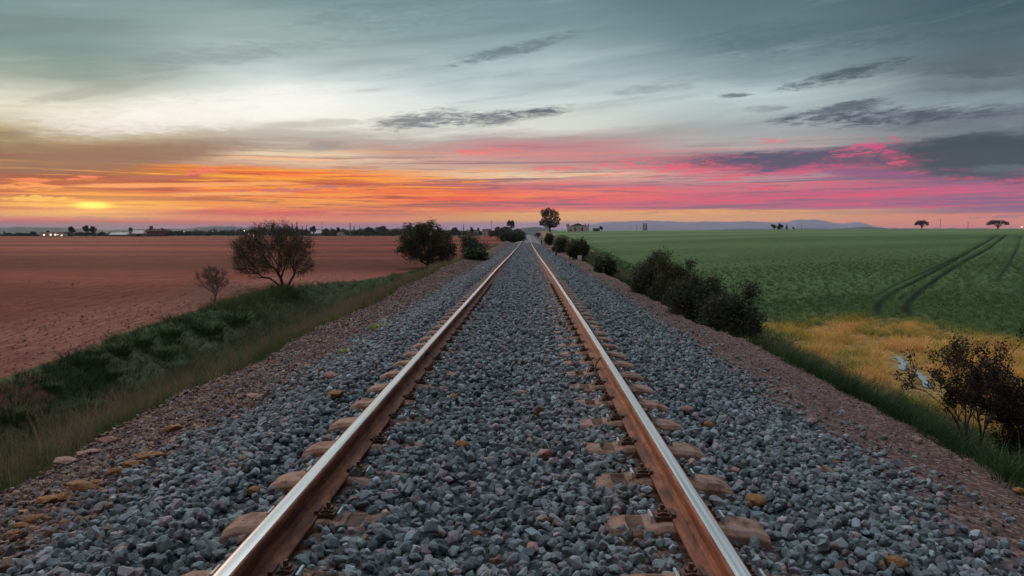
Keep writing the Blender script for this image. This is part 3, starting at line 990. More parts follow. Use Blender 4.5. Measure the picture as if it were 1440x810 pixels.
def stones(name, zones, coll, nvar, label, filt, dz=(-.018, .024), tintv=0.):
    P = []; S = []
    for (dens, x0, x1, y0, y1, s0, s1) in zones:
        p_ = zone(int(dens * (x1 - x0) * (y1 - y0)), x0, x1, y0, y1)
        P.append(p_); S.append(s0 * .8 + (s1 * 1.08 - s0 * .8) * rng.beta(1.6, 2.2, len(p_)))
    P = np.concatenate(P); S = np.concatenate(S)
    keep = filt(P[:, 0], P[:, 1], S)
    P = P[keep]; S = S[keep]
    x = P[:, 0] + xt(P[:, 1])
    z = H(x, P[:, 1]) + rng.uniform(dz[0], dz[1], len(P)) * (S / .055)
    n = len(P)
    rot = np.stack([rng.normal(0, .7, n), rng.normal(0, .7, n), rng.uniform(0, 6.28, n)], 1)
    scl = S[:, None] * rng.uniform(.85, 1.15, (n, 3))
    print(name, n)
    return scatter(name, np.stack([x, P[:, 1], z], 1), rot, scl, rng.integers(0, nvar, n), np.full(n, tintv), coll, label, 'gravel')


def near_rail(x, w): return np.minimum(abs(x - .87), abs(x + .87)) < w


def on_block(x, y, pad=.0):
    ax = abs(x)
    k = np.clip(np.round((y - SLY[0]) / .6), 0, len(SLY) - 1).astype(int)
    return (ax > .52) & (ax < 1.22) & (abs(y - SLY[k]) < .088 + pad)


edge_n = lambda x, y: .22 * fbm(x * .6, y, 1.9, 7) + .1 * fbm(x, y, 7., 2)


def f_ball(x, y, s):
    r_ = rng.random(len(x))
    e = abs(x) + edge_n(x, y)
    lim = np.where(e < np.where(x < 0, 2.2, 2.4), 1.0, np.where(e < np.where(x < 0, 2.5, 2.75), .4, .06))
    k = (r_ < lim) & ~near_rail(x, .07 + s * .42)
    ob = on_block(x, y)
    # ballast lies over the inner half of the left blocks in places, and over a few of the right ones
    bury = (x > -.80) & (x < 0) & (y > 3.4)
    cover = np.where(bury, .42, np.where(abs(x) < .8, .05 + .14 * (y > 7) + .10 * (y > 12), np.where(abs(x) > 1.17, .10, .02)))
    k &= ~ob | (rng.random(len(x)) < cover)
    return k


stones('ballast', [
    (700, -3.4, 3.4, 1.6, 6, .042, .088), (560, -3.4, 3.4, 6, 9, .042, .088), (450, -3.3, 3.3, 9, 20, .046, .092), (300, -3.2, 3.2, 20, 36, .056, .10),
    (140, -3.1, 3.1, 36, 66, .080, .14), (55, -3., 3., 66, 130, .12, .20)], rocks, 16,
    'grey crushed stone ballast heaped between and beside the rails', f_ball)
stones('rusty_ballast', [(150, -1.25, 1.25, 1.6, 14, .035, .065), (110, -1.25, 1.25, 14, 40, .045, .08)], rusts, 8,
       'brown stained ballast stones along the rail feet',
       lambda x, y, s: near_rail(x, .36) & ~near_rail(x, .09) & (~on_block(x, y) | (rng.random(len(x)) < .04)) & (rng.random(len(x)) < np.where(x > 0, .9, .55)), (-.005, .016))


def f_rub(x, y, s):
    e = abs(x) + edge_n(x, y)
    cX = np.where(x > 0, crestx(y, 1.), crestx(y, 2.))
    p_ = np.where(e < np.where(x < 0, 2.1, 2.3), .03, np.where(e < np.where(x < 0, 2.4, 2.7), .6, 1.)) * np.where(abs(x) > cX + .1, .12, 1.)
    p_ = p_ * np.where(x > 0, .50, 1.) * np.where((x > 0) & (s > .05), .25, 1.)
    return rng.random(len(x)) < p_


stones('rubble', [(620, -4.7, -2.2, 2.0, 14, .022, .085), (300, -4.6, -2.2, 14, 30, .035, .095), (110, -4.6, -2.2, 30, 70, .05, .12),
                  (420, 2.2, 4.7, 2.0, 12, .012, .045), (260, 2.2, 4.6, 12, 26, .02, .055), (60, 2.2, 4.6, 26, 60, .04, .09)], rubs, 10,
       'small brown and purple rubble scattered over the embankment shoulders', f_rub, (-.010, .012))


# individual odd stones that stand out
def stone(px, py, w_px, m, label, seed, lift=.3, tall=.72, h=0.0, stand=False, ry=None):
    gp = ground_at(px, py, 1.5)
    s = w_px / F * gp.y * 1.0
    o = rock_mesh('stone', m, seed, tall, 21, .035)
    COL.objects.link(o)
    if len(o.data.polygons) and m is None: pass
    o.location = (gp.x, gp.y, gp.z + s * lift * .5 + .012)
    o.scale = (s, s, s * (1.7 if stand else 1.0)) if not stand else (s * .9, s * .5, s * 2.2)
    o.rotation_euler = (random.uniform(-.2, .2), random.uniform(-.2, .2), random.uniform(0, 6)) if not stand else (.1, .12, .3)
    tag(o, label, 'stone', 'loose coloured stones on the track bed')


ST = [(650, 632, 22, m_ochre, 'brown ochre lump lying between the rails left of the centre', .8, False),
      (758, 586, 15, m_ochre, 'upright narrow tan shard standing between the rails', .8, True),
      (769, 645, 22, m_pink, 'smooth salmon pink stone between the rails, right of centre', .7, False),
      (798, 604, 13, m_ochre, 'small orange brown chip beside the right inner sleeper ends', .6, False),
      (744, 623, 12, m_pink, 'small purple pink stone left of the salmon stone', .6, False),
      (672, 757, 15, m_ochre, 'rounded orange pebble near the bottom between the rails', .7, False),
      (621, 754, 13, m_pink, 'small pink pebble left of the rounded orange pebble', .7, False),
      (748, 777, 24, m_pink, 'flat cream pink flake near the bottom between the rails', .4, False),
      (638, 562, 16, m_ochre, 'thin orange flake lying near the left rail between the rails', .4, False),
      (641, 568, 12, m_pink, 'little pink stone just below the thin orange flake', .5, False),
      (471, 561, 26, m_ochre, 'long tan slab beside the left sleepers, upper of two', .5, False),
      (466, 534, 20, m_pink, 'pale tan stone beside the left sleepers, above the long slab', .6, False),
      (563, 485, 9, m_pink, 'small tan stone left of the left rail at middle distance', .6, False),
      (281, 606, 16, m_ochre, 'orange brown stone on the left ballast slope', .6, False),
      (149, 696, 13, m_pink, 'pink white stone on the left ballast slope near the ochre rocks', .6, False),
      (327, 660, 15, m_pink, 'rose coloured stone between the left sleepers and the slope', .5, False),
      (356, 698, 20, m_ochre, 'rusty pointed stone resting behind a left sleeper end', .8, False),
      (172, 780, 22, m_pink, 'dull pink stone low on the left ballast slope', .6, False),
      (966, 582, 22, m_pink, 'pinkish brown stone right of the right rail by the sleepers', .7, False),
      (998, 602, 17, m_ochre, 'orange stone on the right ballast slope', .6, False),
      (936, 650, 12, m_ochre, 'small salmon stone between right sleeper ends', .6, False),
      (1033, 667, 18, m_pink, 'tan pink stone near the third right sleeper end', .6, False),
      (1063, 712, 34, m_ochre, 'large ochre rock right of the right rail near the bottom', .6, False),
      (1261, 802, 30, m_ochre, 'bright ochre rock at the bottom edge right of the track', .8, False),
      (1176, 655, 14, m_ochre, 'small rust red stone midway down the right ballast slope', .6, False),
      (1240, 568, 0, None, '', 0, False),
      (1141, 597, 16, m_pink, 'pinkish stone where right ballast meets the dirt path', .6, False),
      (1291, 624, 14, m_pink, 'pale tan stone on the right dirt path near its edge', .6, False),
      (1433, 695, 16, m_ochre, 'ochre stone on the dirt path at the right edge', .6, False),
      (886, 560, 0, None, '', 0, False)]
for i, (px, py, w, m_, lab, t_, sd_) in enumerate(ST):
    if w: stone(px, py, w * 1.15, m_, lab, 200 + i, .3, t_, stand=sd_)
OR = [(215, 645, 32, 'large ochre rock, topmost of the line along the left slope'), (240, 608, 26, 'tan block above the line of ochre rocks'), (188, 655, 24, 'yellow brown rock second from the top of the ochre line'),
      (165, 668, 26, 'flat orange rock in the ochre line left of centre'), (118, 690, 38, 'long sloping ochre slab in the middle of the left rock line'), (135, 682, 20, 'small orange block touching the long ochre slab'),
      (90, 703, 28, 'dark ochre rock below the long slab'), (66, 708, 34, 'broad brown ochre rock low in the left line'), (52, 735, 30, 'dull orange rock near the lower end of the line'),
      (30, 742, 26, 'mustard brown rock near the left edge'), (20, 752, 20, 'small mustard rock at the lower end of the line'), (125, 640, 26, 'dark red brown rock at the left crest'),
      (92, 652, 26, 'brown slab on the left crest beside grass'), (152, 622, 22, 'purple pink rock on the left crest'), (358, 560, 22, 'reddish rock on the left shoulder farther up')]
for i, (px, py, w, lab) in enumerate(OR):
    gp = ground_at(px, py, 2.5)
    s = w / F * gp.y * 1.15
    o = rock_mesh('rock', m_pink if 'pink' in lab or 'red' in lab or 'brown slab' in lab else m_ochre, 300 + i, .6, 22, .03); COL.objects.link(o)
    o.location = (gp.x, gp.y, gp.z + s * .12); o.scale = (s * 1.25, s * .9, s * .8)
    o.rotation_euler = (random.uniform(-.2, .2), random.uniform(-.25, .25), random.uniform(-.5, .5))
    tag(o, lab, 'rock', 'ochre rocks along the left ballast edge')


# ------------------------------------------------------------------ grass tufts
def tuft_mesh(name, m, nb, h, spread, width, lean, seed, seg=3):
    r_ = random.Random(seed); v = []; f = []
    for i in range(nb):
        a = r_.uniform(0, 6.283); r0 = spread * math.sqrt(r_.random())
        x0, y0 = r0 * math.cos(a), r0 * math.sin(a)
        a2 = a + r_.uniform(-.9, .9); hh = h * r_.uniform(.5, 1.1); ln = lean * r_.uniform(.3, 1.3) * hh
        pw = r_.uniform(0, 3.14); wx, wy = math.cos(pw) * width, math.sin(pw) * width
        b = len(v)
        for k in range(seg + 1):
            t = k / seg
            q = (1 - t) ** .7
            cx_, cy_, cz_ = x0 + math.cos(a2) * ln * t * t, y0 + math.sin(a2) * ln * t * t, hh * t * (1 - .18 * t * lean)
            if k == seg: v.append((cx_, cy_, cz_))
            else: v += [(cx_ - wx * q, cy_ - wy * q, cz_), (cx_ + wx * q, cy_ + wy * q, cz_)]
        for k in range(seg - 1):
            f.append((b + 2 * k, b + 2 * k + 1, b + 2 * k + 3, b + 2 * k + 2))
        f.append((b + 2 * (seg - 1), b + 2 * (seg - 1) + 1, b + 2 * seg))
    me = bpy.data.meshes.new(name); me.from_pydata(v, [], f); me.materials.append(m)
    return bpy.data.objects.new(name, me)


m_tuft = tuft_mat('grass_blades', [(0, (.016, .034, .014)), (.25, (.035, .062, .022)), (.45, (.07, .10, .032)), (.6, (.13, .13, .045)), (.75, (.16, .13, .09)), (.9, (.22, .175, .15)), (1, (.30, .21, .11))])
m_crop = tuft_mat('crop_blades', [(0, (.070, .125, .044)), (.35, (.12, .19, .066)), (.55, (.28, .28, .06)), (.75, (.68, .43, .12)), (1, (.86, .50, .20))])
tufts = source('tufts', [tuft_mesh('tuft_a%d' % i, m_tuft, 26, 1., .22, .010, .7, i) for i in range(6)])
dries = source('dries', [tuft_mesh('dry_a%d' % i, m_tuft, 22, 1., .16, .0055, .45, 30 + i, 3) for i in range(5)])
crops = source('crops', [tuft_mesh('crop_a%d' % i, m_crop, 24, 1., .34, .022, .6, 60 + i) for i in range(6)])


def grass(name, P, h0, h1, tint, coll, nv, label, cat='grass', wid=1.0):
    n = len(P)
    z = H(P[:, 0], P[:, 1]) - .01
    s = rng.uniform(h0, h1, n) if np.isscalar(h0) else h0
    rot = np.stack([rng.normal(0, .12, n), rng.normal(0, .12, n), rng.uniform(0, 6.28, n)], 1)
    scl = np.stack([s * wid * rng.uniform(.8, 1.2, n), s * wid * rng.uniform(.8, 1.2, n), s], 1)
    print(name, n)
    return scatter(name, np.stack([P[:, 0], P[:, 1], z], 1), rot, scl, rng.integers(0, nv, n), tint, coll, label, cat)


def region(dens, x0, x1, y0, y1): return zone(max(4, int(dens * (x1 - x0) * (y1 - y0))), x0, x1, y0, y1)


m_clod, gg = mat('clod_soil', (.2, .08, .06), .95)
cc = gg.ramp(orand(gg), [(0, (.12, .036, .028)), (.4, (.18, .055, .04)), (.75, (.26, .09, .065)), (1, (.36, .17, .13))]); setc(gg, cc); bump(gg, gg.noise(objc(gg), 9., 5, .7), .8, .05)
clods = source('clods', [rock_mesh('clod_a%02d' % i, m_clod, 400 + i, .6, 16, .03) for i in range(8)])
P = np.concatenate([region(9, -32, -11.8, 12, 36), region(2.0, -48, -10, 36, 52)])
q = (P[:, 0] < xb(P[:, 1]) - .1) & (rng.random(len(P)) < .35 + .65 * (fbm(P[:, 0], P[:, 1], .25, 6) > -.1))
P = P[q]; n = len(P); S = rng.gamma(2.0, .017, n) * (1 + sst(P[:, 1], 30, 100) * 1.3) + .03
scatter('soil_clods', np.stack([P[:, 0], P[:, 1], H(P[:, 0], P[:, 1]) + S * .05], 1), np.stack([rng.normal(0, .4, n), rng.normal(0, .4, n), rng.uniform(0, 6.28, n)], 1),
        S[:, None] * rng.uniform(.8, 1.3, (n, 3)), rng.integers(0, 8, n), np.zeros(n), clods, 'red brown clods turned up over the ploughed field', 'soil')

# left verge and ditch
P = np.concatenate([region(26, -16, -4.2, 3, 20), region(15, -16, -4.2, 20, 45), region(6, -15, -4.2, 45, 90), region(2.2, -11, -5, 90, 180)])
q = (P[:, 0] > xb(P[:, 1]) + .15) & (P[:, 0] < -crestx(P[:, 1], 2.) - .25)
patch = fbm(P[:, 0], P[:, 1], .55, 11)
bare = (P[:, 0] < -10.4) & (patch > .15) & (P[:, 1] < 17.5)
q &= ~(bare & (rng.random(len(P)) < .9))
P = P[q]; patch = patch[q]
hgt = rng.uniform(.16, .34, len(P)) + .12 * np.clip(patch, 0, 1)
near_edge = np.exp(-((P[:, 0] - xb(P[:, 1]) - 1.0) / 1.0) ** 2)
mound = near_edge * sst(P[:, 1], 32, 36) * sst(P[:, 1], 51, 48)
tn = .30 + .16 * patch + .12 * np.exp(-((P[:, 0] + 4.9) / .6) ** 2) - .10 * near_edge * (P[:, 1] < 32) + .10 * near_edge * (P[:, 1] > 50)
tn = np.where(mound > .3, .36 + .12 * rng.random(len(P)), tn)
hgt = hgt * (1 + .9 * near_edge * np.clip(fbm(P[:, 0], P[:, 1], 1.1, 8) + .2, 0, 1))
tn = np.clip(tn + rng.normal(0, .05, len(P)), 0, .6)
grass('verge_grass', P, hgt * (1 + .5 * mound), None, tn, tufts, 6, 'dark rough grass filling the ditch left of the track', wid=1.5)
P = np.concatenate([region(9, -11, -4.2, 3, 24), region(7, -13, -4.4, 24, 60), region(3, -12, -4.6, 60, 130)])
q = (P[:, 0] > xb(P[:, 1]) + 2.2) & (P[:, 0] < -crestx(P[:, 1], 2.) - .3)
q &= rng.random(len(P)) < .35 + .65 * (fbm(P[:, 0], P[:, 1], .35, 21) > -.1)
P = P[q]
grass('dry_stems', P, .35, .75, np.clip(.80 + rng.normal(0, .08, len(P)), .62, 1), dries, 5, 'dry brown grey weed stems standing along the left slope')
# fringe on both crests
P = region(38, -.5, .5, 3, 60); P2 = region(22, -.35, .5, 4, 60)
Pl = np.stack([-crestx(P[:, 1], 2.) - .35 - P[:, 0] * .5, P[:, 1]], 1)
Pl = Pl[fbm(Pl[:, 0], Pl[:, 1], .8, 31) > -.35]
grass('crest_grass', Pl, .06, .17, np.clip(.50 + rng.normal(0, .1, len(Pl)), .3, .7), tufts, 6, 'thin yellow green grass along the crest of the left shoulder', wid=1.8)
# right bank
P = np.concatenate([region(30, 4.2, 9.6, 3, 18), region(20, 4.2, 9.6, 18, 40), region(6, 4.2, 9.6, 40, 90), region(2, 4.2, 9.6, 90, 200)])
q = P[:, 0] > crestx(P[:, 1], 1.) + .22
P = P[q]; patch = fbm(P[:, 0], P[:, 1], .6, 17)
grass('bank_grass', P, rng.uniform(.16, .36, len(P)), None, np.clip(.22 + .14 * patch + .1 * (P[:, 0] > 7.5) + rng.normal(0, .05, len(P)), 0, .5), tufts, 6, 'green grass on the bank below the right dirt path', wid=1.5)
P = np.concatenate([region(5, 5.0, 9.5, 14, 26), region(2.5, 4.8, 9.5, 26, 60)])
grass('bank_stems', P, .35, .7, np.clip(.78 + rng.normal(0, .08, len(P)), .62, 1), dries, 5, 'dry grey stems on the right bank next to the golden patch')


# the stream: small bends of open water in the golden patch
def stream_pts(): return [ground_at(*q_) for q_ in ((1246, 494), (1262, 503), (1272, 512), (1268, 521), (1284, 521), (1297, 531), (1304, 545), (1330, 556), (1368, 580))]
SP = stream_pts()
v = []; f = []
tt = np.linspace(0, len(SP) - 1, 70)
sx_ = np.interp(tt, range(len(SP)), [p_.x for p_ in SP]); sy_ = np.interp(tt, range(len(SP)), [p_.y for p_ in SP])
for _ in range(2):
    sx_[1:-1] = (sx_[:-2] + 2 * sx_[1:-1] + sx_[2:]) / 4; sy_[1:-1] = (sy_[:-2] + 2 * sy_[1:-1] + sy_[2:]) / 4
for i in range(len(tt)):
    dxx = sx_[min(i + 1, 69)] - sx_[max(i - 1, 0)]; dyy = sy_[min(i + 1, 69)] - sy_[max(i - 1, 0)]
    l_ = math.hypot(dxx, dyy) + 1e-6; nx_, ny_ = -dyy / l_, dxx / l_
    w = .62 * max(.004, (.17 if 8 < i < 30 else .14 if 37 < i < 54 else -.1) + .05 * math.sin(i * .9) + .03 * math.sin(i * 2.1))
    for s_ in (-1, 1):
        xx, yy = sx_[i] + nx_ * w * s_, sy_[i] + ny_ * w * s_
        v.append((xx, yy, hz(sx_[i], sy_[i]) + .03))
f = [(2 * i, 2 * i + 1, 2 * i + 3, 2 * i + 2) for i in range(len(tt) - 1)]
o = mesh('stream', v, f, m_water); tag(o, None, None, kind='structure')

# golden patch and crop
def goldm(x, y):
    n_ = fbm(x, y, .35, 13) * .5
    a = sst(x + n_ * 1.6, 8.9, 10.2); b = 1 - sst(x - (36.0 - y) * .22 + n_ * 3., 13., 17.); c1 = 1 - sst(y + n_ * 4, 29., 37.)
    return a * b * c1


P = np.concatenate([region(16, 8.7, 20, 10, 24), region(8, 8.7, 20, 3, 10), region(4, 20, 60, 4, 18), region(2.5, 44, 62, 18, 62), region(10, 8.7, 24, 24, 40), region(4.0, 8.7, 44, 40, 62), region(2.2, 24, 44, 18, 40), region(1.2, 8.7, 62, 62, 95)])
ds = np.full(len(P), 9.)
for i in range(0, 70): ds = np.minimum(ds, np.hypot(P[:, 0] - sx_[i], P[:, 1] - sy_[i]))
rt = rutfn(P[:, 0], P[:, 1])
ds2 = np.full(len(P), 9.)
for i in range(8, 56, 2):
    for k_ in (.3, .8, 1.3, 1.8):
        u_ = np.array([-sx_[i], -sy_[i]]); u_ /= np.linalg.norm(u_)
        ds2 = np.minimum(ds2, np.hypot(P[:, 0] - sx_[i] - u_[0] * k_, P[:, 1] - sy_[i] - u_[1] * k_))
kk = (ds > .30) & (rt < .25); P = P[kk]; ds2 = ds2[kk]
gm = goldm(P[:, 0], P[:, 1])
hh = .15 + .08 * gm + rng.uniform(0, .12, len(P)) + .20 * gm * np.clip(fbm(P[:, 0], P[:, 1], 1.6, 3), -.7, 1)
hh = hh * np.where(ds2 < .45, .30, 1.)
hh = hh * (1 - .75 * sst(P[:, 1], 45, 92))
tn = np.clip(.18 + .10 * fbm(P[:, 0], P[:, 1], .2, 2) + gm * (.56 + .34 * fbm(P[:, 0], P[:, 1], 1.3, 9)) + rng.normal(0, .04, len(P)), 0, 1)
grass('crop', P, hh, None, tn, crops, 6, 'young green cereal crop turning golden around the wet hollow', 'crop', 1.5)


# ------------------------------------------------------------------ trees and shrubs
def leaves_mesh(pts, size, r_, tint, flat=.0):
    """one small kite-shaped leaf spray per point"""
    n = len(pts)
    a = r_.normal(size=(n, 3)); a /= np.linalg.norm(a, axis=1)[:, None]
    b = r_.normal(size=(n, 3)); b -= (a * b).sum(1)[:, None] * a; b /= np.linalg.norm(b, axis=1)[:, None]
    s = size * r_.uniform(.6, 1.3, n)[:, None]
    v = np.stack([pts - a * s, pts + b * s * .45, pts + a * s, pts - b * s * .45], 1).reshape(-1, 3)
    q = np.arange(4 * n).reshape(n, 4)
    return v, q, np.repeat(tint, 4)


def grow(base, stems, height, spread, r0, levels, seed, droop=.0, split=(3, 5), up=.25, n_t=6, gnarl=.18, low=.25):
    """branch skeleton: returns tube lists and twig points"""
    r_ = random.Random(seed); v = []; f = []; tips = []
    def branch(p, d, L, r, lev):
        n = 5 if lev < 2 else 3
        pts = [p.copy()]; rad = [r]
        dd = d.normalized()
        for i in range(n):
            dd = (dd + Vector((r_.gauss(0, gnarl), r_.gauss(0, gnarl), r_.gauss(0, gnarl) + (up if lev < levels - 1 else -droop) * .25))).normalized()
            p = p + dd * (L / n); pts.append(p.copy()); rad.append(r * (1 - .62 * (i + 1) / n))
        tube(v, f, pts, rad, n_t if lev < 2 else (4 if lev < levels - 1 else 3), cap=lev == 0)
        if lev >= levels - 2:
            for i in range(1, n + 1):
                tips.append((pts[i], lev))
        if lev < levels:
            k = r_.randint(*split)
            for j in range(k):
                t = r_.uniform(low if lev == 0 else .25, 1.0)
                i = min(n, max(1, int(round(t * n))))
                az_ = r_.uniform(0, 6.283)
                side = Vector((math.cos(az_), math.sin(az_), r_.uniform(-.1, .5)))
                nd = (dd * r_.uniform(.5, .9) + side * spread * r_.uniform(.7, 1.1)).normalized()
                branch(pts[i], nd, L * r_.uniform(.52, .74), max(.0035, rad[i] * r_.uniform(.5, .72)), lev + 1)
    for s in range(stems):
        a = 6.283 * s / stems + r_.uniform(-.6, .6)
        d = Vector((math.cos(a) * spread * .6, math.sin(a) * spread * .6, 1.0)) if stems > 1 else Vector((0.05, 0, 1))
        b0 = Vector(base) + Vector((math.cos(a), math.sin(a), 0)) * r0 * (1.2 if stems > 1 else 0)
        branch(b0, d, height * r_.uniform(.36, .46), r0 * r_.uniform(.8, 1.05), 0)
    return v, f, tips


def fit(v, tips, height, width, depth=None):
    """scale skeleton to the wanted height and width"""
    a = np.array(v); t = np.array([tuple(p_) for p_, _ in tips])
    hz_ = np.percentile(t[:, 2], 99.3); w = np.percentile(t[:, 0], 98.5) - np.percentile(t[:, 0], 1.5)
    d = np.percentile(t[:, 1], 98.5) - np.percentile(t[:, 1], 1.5)
    s = np.array([width / w, (depth or width) / d, height / hz_])
    return a * s, t * s


def plant(name, loc, height, width, label, cat, seed, stems=1, leaf=.05, per=6, mleaf=None, mbark=None, levels=4, spread=.8, r0=.1, cluster=.12, group=None,
          droop=0., split=(3, 5), crown='crown', trunk='trunk', gnarl=.18, keep=1.0, low=.25, skirt=None, shiftx=0, depth=None):
    root = empty(name, loc); tag(root, label, cat, group)
    v, f, tips = grow((0, 0, 0), stems, height, spread, r0, levels, seed, droop, split, gnarl=gnarl, low=low)
    print(name, len(v), len(tips))
    a, t = fit(v, tips, height * .97, width * .94, depth)
    if shiftx:
        a[:, 0] += shiftx * np.clip(a[:, 2] / height, 0, 1) * width; t[:, 0] += shiftx * np.clip(t[:, 2] / height, 0, 1) * width
    mesh(trunk, a, f, mbark or m_bark, root)
    if per > 0:
        r_ = np.random.default_rng(seed)
        if keep < 1: t = t[r_.random(len(t)) < keep]
        if skirt is not None: t = t[t[:, 2] > skirt * height]
        p_ = np.repeat(t, per, 0) + r_.normal(0, cluster, (len(t) * per, 3))
        p_[:, 2] = np.maximum(p_[:, 2], .02)
        # clump-wise tint
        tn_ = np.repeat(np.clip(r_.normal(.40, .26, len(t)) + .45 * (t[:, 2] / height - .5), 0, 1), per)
        tn_ = np.clip(tn_ + r_.normal(0, .1, len(tn_)), 0, 1)
        v2, q2, t2 = leaves_mesh(p_, leaf, r_, tn_)
        nmesh(crown, v2, nquads=q2, m=mleaf or m_leaf_dark, parent=root, tint=t2)
    return root


def crown_plant(name, loc, height, width, label, cat, seed, lobes, base_x=0., n=420, fork=.14, r_tip=.006, leaf=.04, per=10, cluster=.10, mleaf=None, mbark=None,
                group=None, depth=.8, twigs=3, trunk='trunk', crown='crown', bias=1.0, rexp=2.3, stems=1, fan=.45):
    """limbs grown one by one toward points spread through the crown lobes (x, z, rx, rz in crown units)"""
    r_ = np.random.default_rng(seed)
    root = empty(name, loc); tag(root, label, cat, group)
    L = np.array(lobes, float); w = L[:, 2] * L[:, 3]; w /= w.sum()
    li = r_.choice(len(L), n, p=w)
    d = r_.normal(size=(n, 3)); d /= np.linalg.norm(d, axis=1)[:, None]
    q = d * (r_.uniform(.15, 1.0, (n, 1)) ** .45)
    T = np.stack([(L[li, 0] + q[:, 0] * L[li, 2] - base_x) * width, q[:, 1] * width * .5 * depth * (L[li, 2] / L[:, 2].max()), (L[li, 1] + q[:, 2] * L[li, 3]) * height], 1)
    T[:, 2] = np.maximum(T[:, 2], .05 * height)
    nodes = []; par = []; pl = []
    for s_ in range(stems):
        ox = (s_ - (stems - 1) / 2) * .028 * width
        b0 = len(nodes)
        nodes.append(np.array([ox * .4, 0, -.08])); par.append(-1); pl.append(0.)
        for k in range(1, 4):
            nodes.append(np.array([ox * (1 + k * .5) + r_.normal(0, .01) * width, r_.normal(0, .01) * width, fork * height * k / 3])); par.append(b0 + k - 1); pl.append(fork * height * k / 3)
    fk = np.array([0, 0, fork * height])
    order = np.argsort(np.linalg.norm(T - fk, axis=1))
    for i in order:
        t = T[i]; A = np.array(nodes)
        dist = np.linalg.norm(A - t, axis=1) + bias * .25 * np.maximum(0, A[:, 2] - t[2]) + (A[:, 2] < fork * height * .6) * height * .5 + fan * np.array(pl)
        j = int(np.argmin(dist)); a = A[j]
        dl = np.linalg.norm(t - a); k = max(1, int(dl / (.07 * height)))
        prev = j
        for m_ in range(1, k + 1):
            tt_ = m_ / k
            p_ = a + (t - a) * tt_ + np.array([0, 0, .10 * dl * math.sin(tt_ * math.pi)]) + r_.normal(0, .03, 3) * dl * (tt_ < 1)
            nodes.append(p_); par.append(prev); pl.append(pl[prev] + dl / k); prev = len(nodes) - 1
    N_ = len(nodes); rad = np.zeros(N_); load = np.zeros(N_)
    kids = np.zeros(N_, int)
    for i in range(N_):
        if par[i] >= 0: kids[par[i]] += 1
    load[kids == 0] = 1
    for i in range(N_ - 1, 0, -1):
        if par[i] >= 0: load[par[i]] += load[i]
    rad = r_tip * load ** (1 / rexp)
    v = []; f = []
    for i in range(N_):
        if par[i] < 0: continue
        p0, p1 = nodes[par[i]], nodes[i]
        r1 = rad[i]; r0_ = min(rad[par[i]], r1 * 1.35)
        big_ = r1 > r_tip * 3
        tube(v, f, [p0, p1], [r0_, r1], 7 if big_ else 4, cap=False)
    tips = [nodes[i] for i in range(N_) if load[i] <= 3]
    for p_ in tips:
        for k in range(twigs):
            dd = r_.normal(size=3); dd[2] = abs(dd[2]) * .7; dd += (p_ - fk) / (np.linalg.norm(p_ - fk) + 1e-6) * .9; dd /= np.linalg.norm(dd)
            l_ = cluster * r_.uniform(1.2, 2.6)
            m1 = p_ + dd * l_ * .5 + r_.normal(0, .08, 3) * l_
            tube(v, f, [p_, m1, p_ + dd * l_], [r_tip * .6, r_tip * .45, r_tip * .25], 3, cap=False)
    mesh(trunk, v, f, mbark or m_bark, root)
    if per > 0:
        t = np.array(tips)
        p_ = np.repeat(t, per, 0); off = r_.normal(0, cluster, p_.shape); p_ = p_ + off
        p_[:, 2] = np.maximum(p_[:, 2], .02)
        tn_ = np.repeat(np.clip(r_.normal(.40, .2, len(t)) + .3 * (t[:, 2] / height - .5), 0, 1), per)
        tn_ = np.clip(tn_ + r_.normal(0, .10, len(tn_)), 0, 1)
        v2, q2, t2 = leaves_mesh(p_, leaf, r_, tn_)
        nmesh(crown, v2, nquads=q2, m=mleaf or m_leaf_dark, parent=root, tint=t2)
    print(name, N_, len(tips))
    return root


def pix(px, py_base, w_px, h_px, ymin=3.0, Y=None):
    """place by its base point on the ground, with size in metres"""
    if Y is None: gp = ground_at(px, py_base, ymin)
    else:
        p_ = at(px, py_base, Y); gp = Vector((p_.x, p_.y, hz(p_.x, p_.y)))
    return gp, w_px / F * gp.y, h_px / F * gp.y


# lone tree on the mound
gp, w, h = pix(401, 407, 122, 99); print('tree', gp, w, h)
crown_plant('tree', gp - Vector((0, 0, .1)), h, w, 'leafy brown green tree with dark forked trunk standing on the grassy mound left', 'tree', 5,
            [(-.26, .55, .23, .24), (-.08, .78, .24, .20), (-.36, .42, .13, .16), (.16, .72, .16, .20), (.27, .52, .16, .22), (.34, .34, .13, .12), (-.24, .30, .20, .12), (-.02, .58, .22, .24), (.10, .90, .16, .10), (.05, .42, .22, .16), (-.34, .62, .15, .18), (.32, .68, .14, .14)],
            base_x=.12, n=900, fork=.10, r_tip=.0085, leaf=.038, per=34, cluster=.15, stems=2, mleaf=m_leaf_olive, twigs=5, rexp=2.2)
gp, w, h = pix(300, 424, 46, 52)
crown_plant('bare_bush', gp, h, w, 'small leafless grey twiggy bush at the ditch edge left of the tree', 'bush', 9, [(-.2, .6, .3, .3), (.2, .62, .3, .3), (0, .75, .3, .22), (0, .4, .25, .2)],
            n=300, fork=.05, r_tip=.006, per=0, cluster=.10, mbark=m_twig, twigs=8, trunk='branches', stems=3, rexp=2.4)
gp, w, h = pix(264, 452, 14, 26)
plant('sapling', gp, h, w, 'tiny leafless sapling on the ditch bank below the grey bush', 'sapling', 12, stems=2, per=0, mbark=m_twig, levels=3, spread=.6, r0=.012, split=(2, 3), trunk='branches')
gp, w, h = pix(600, 378, 82, 68)
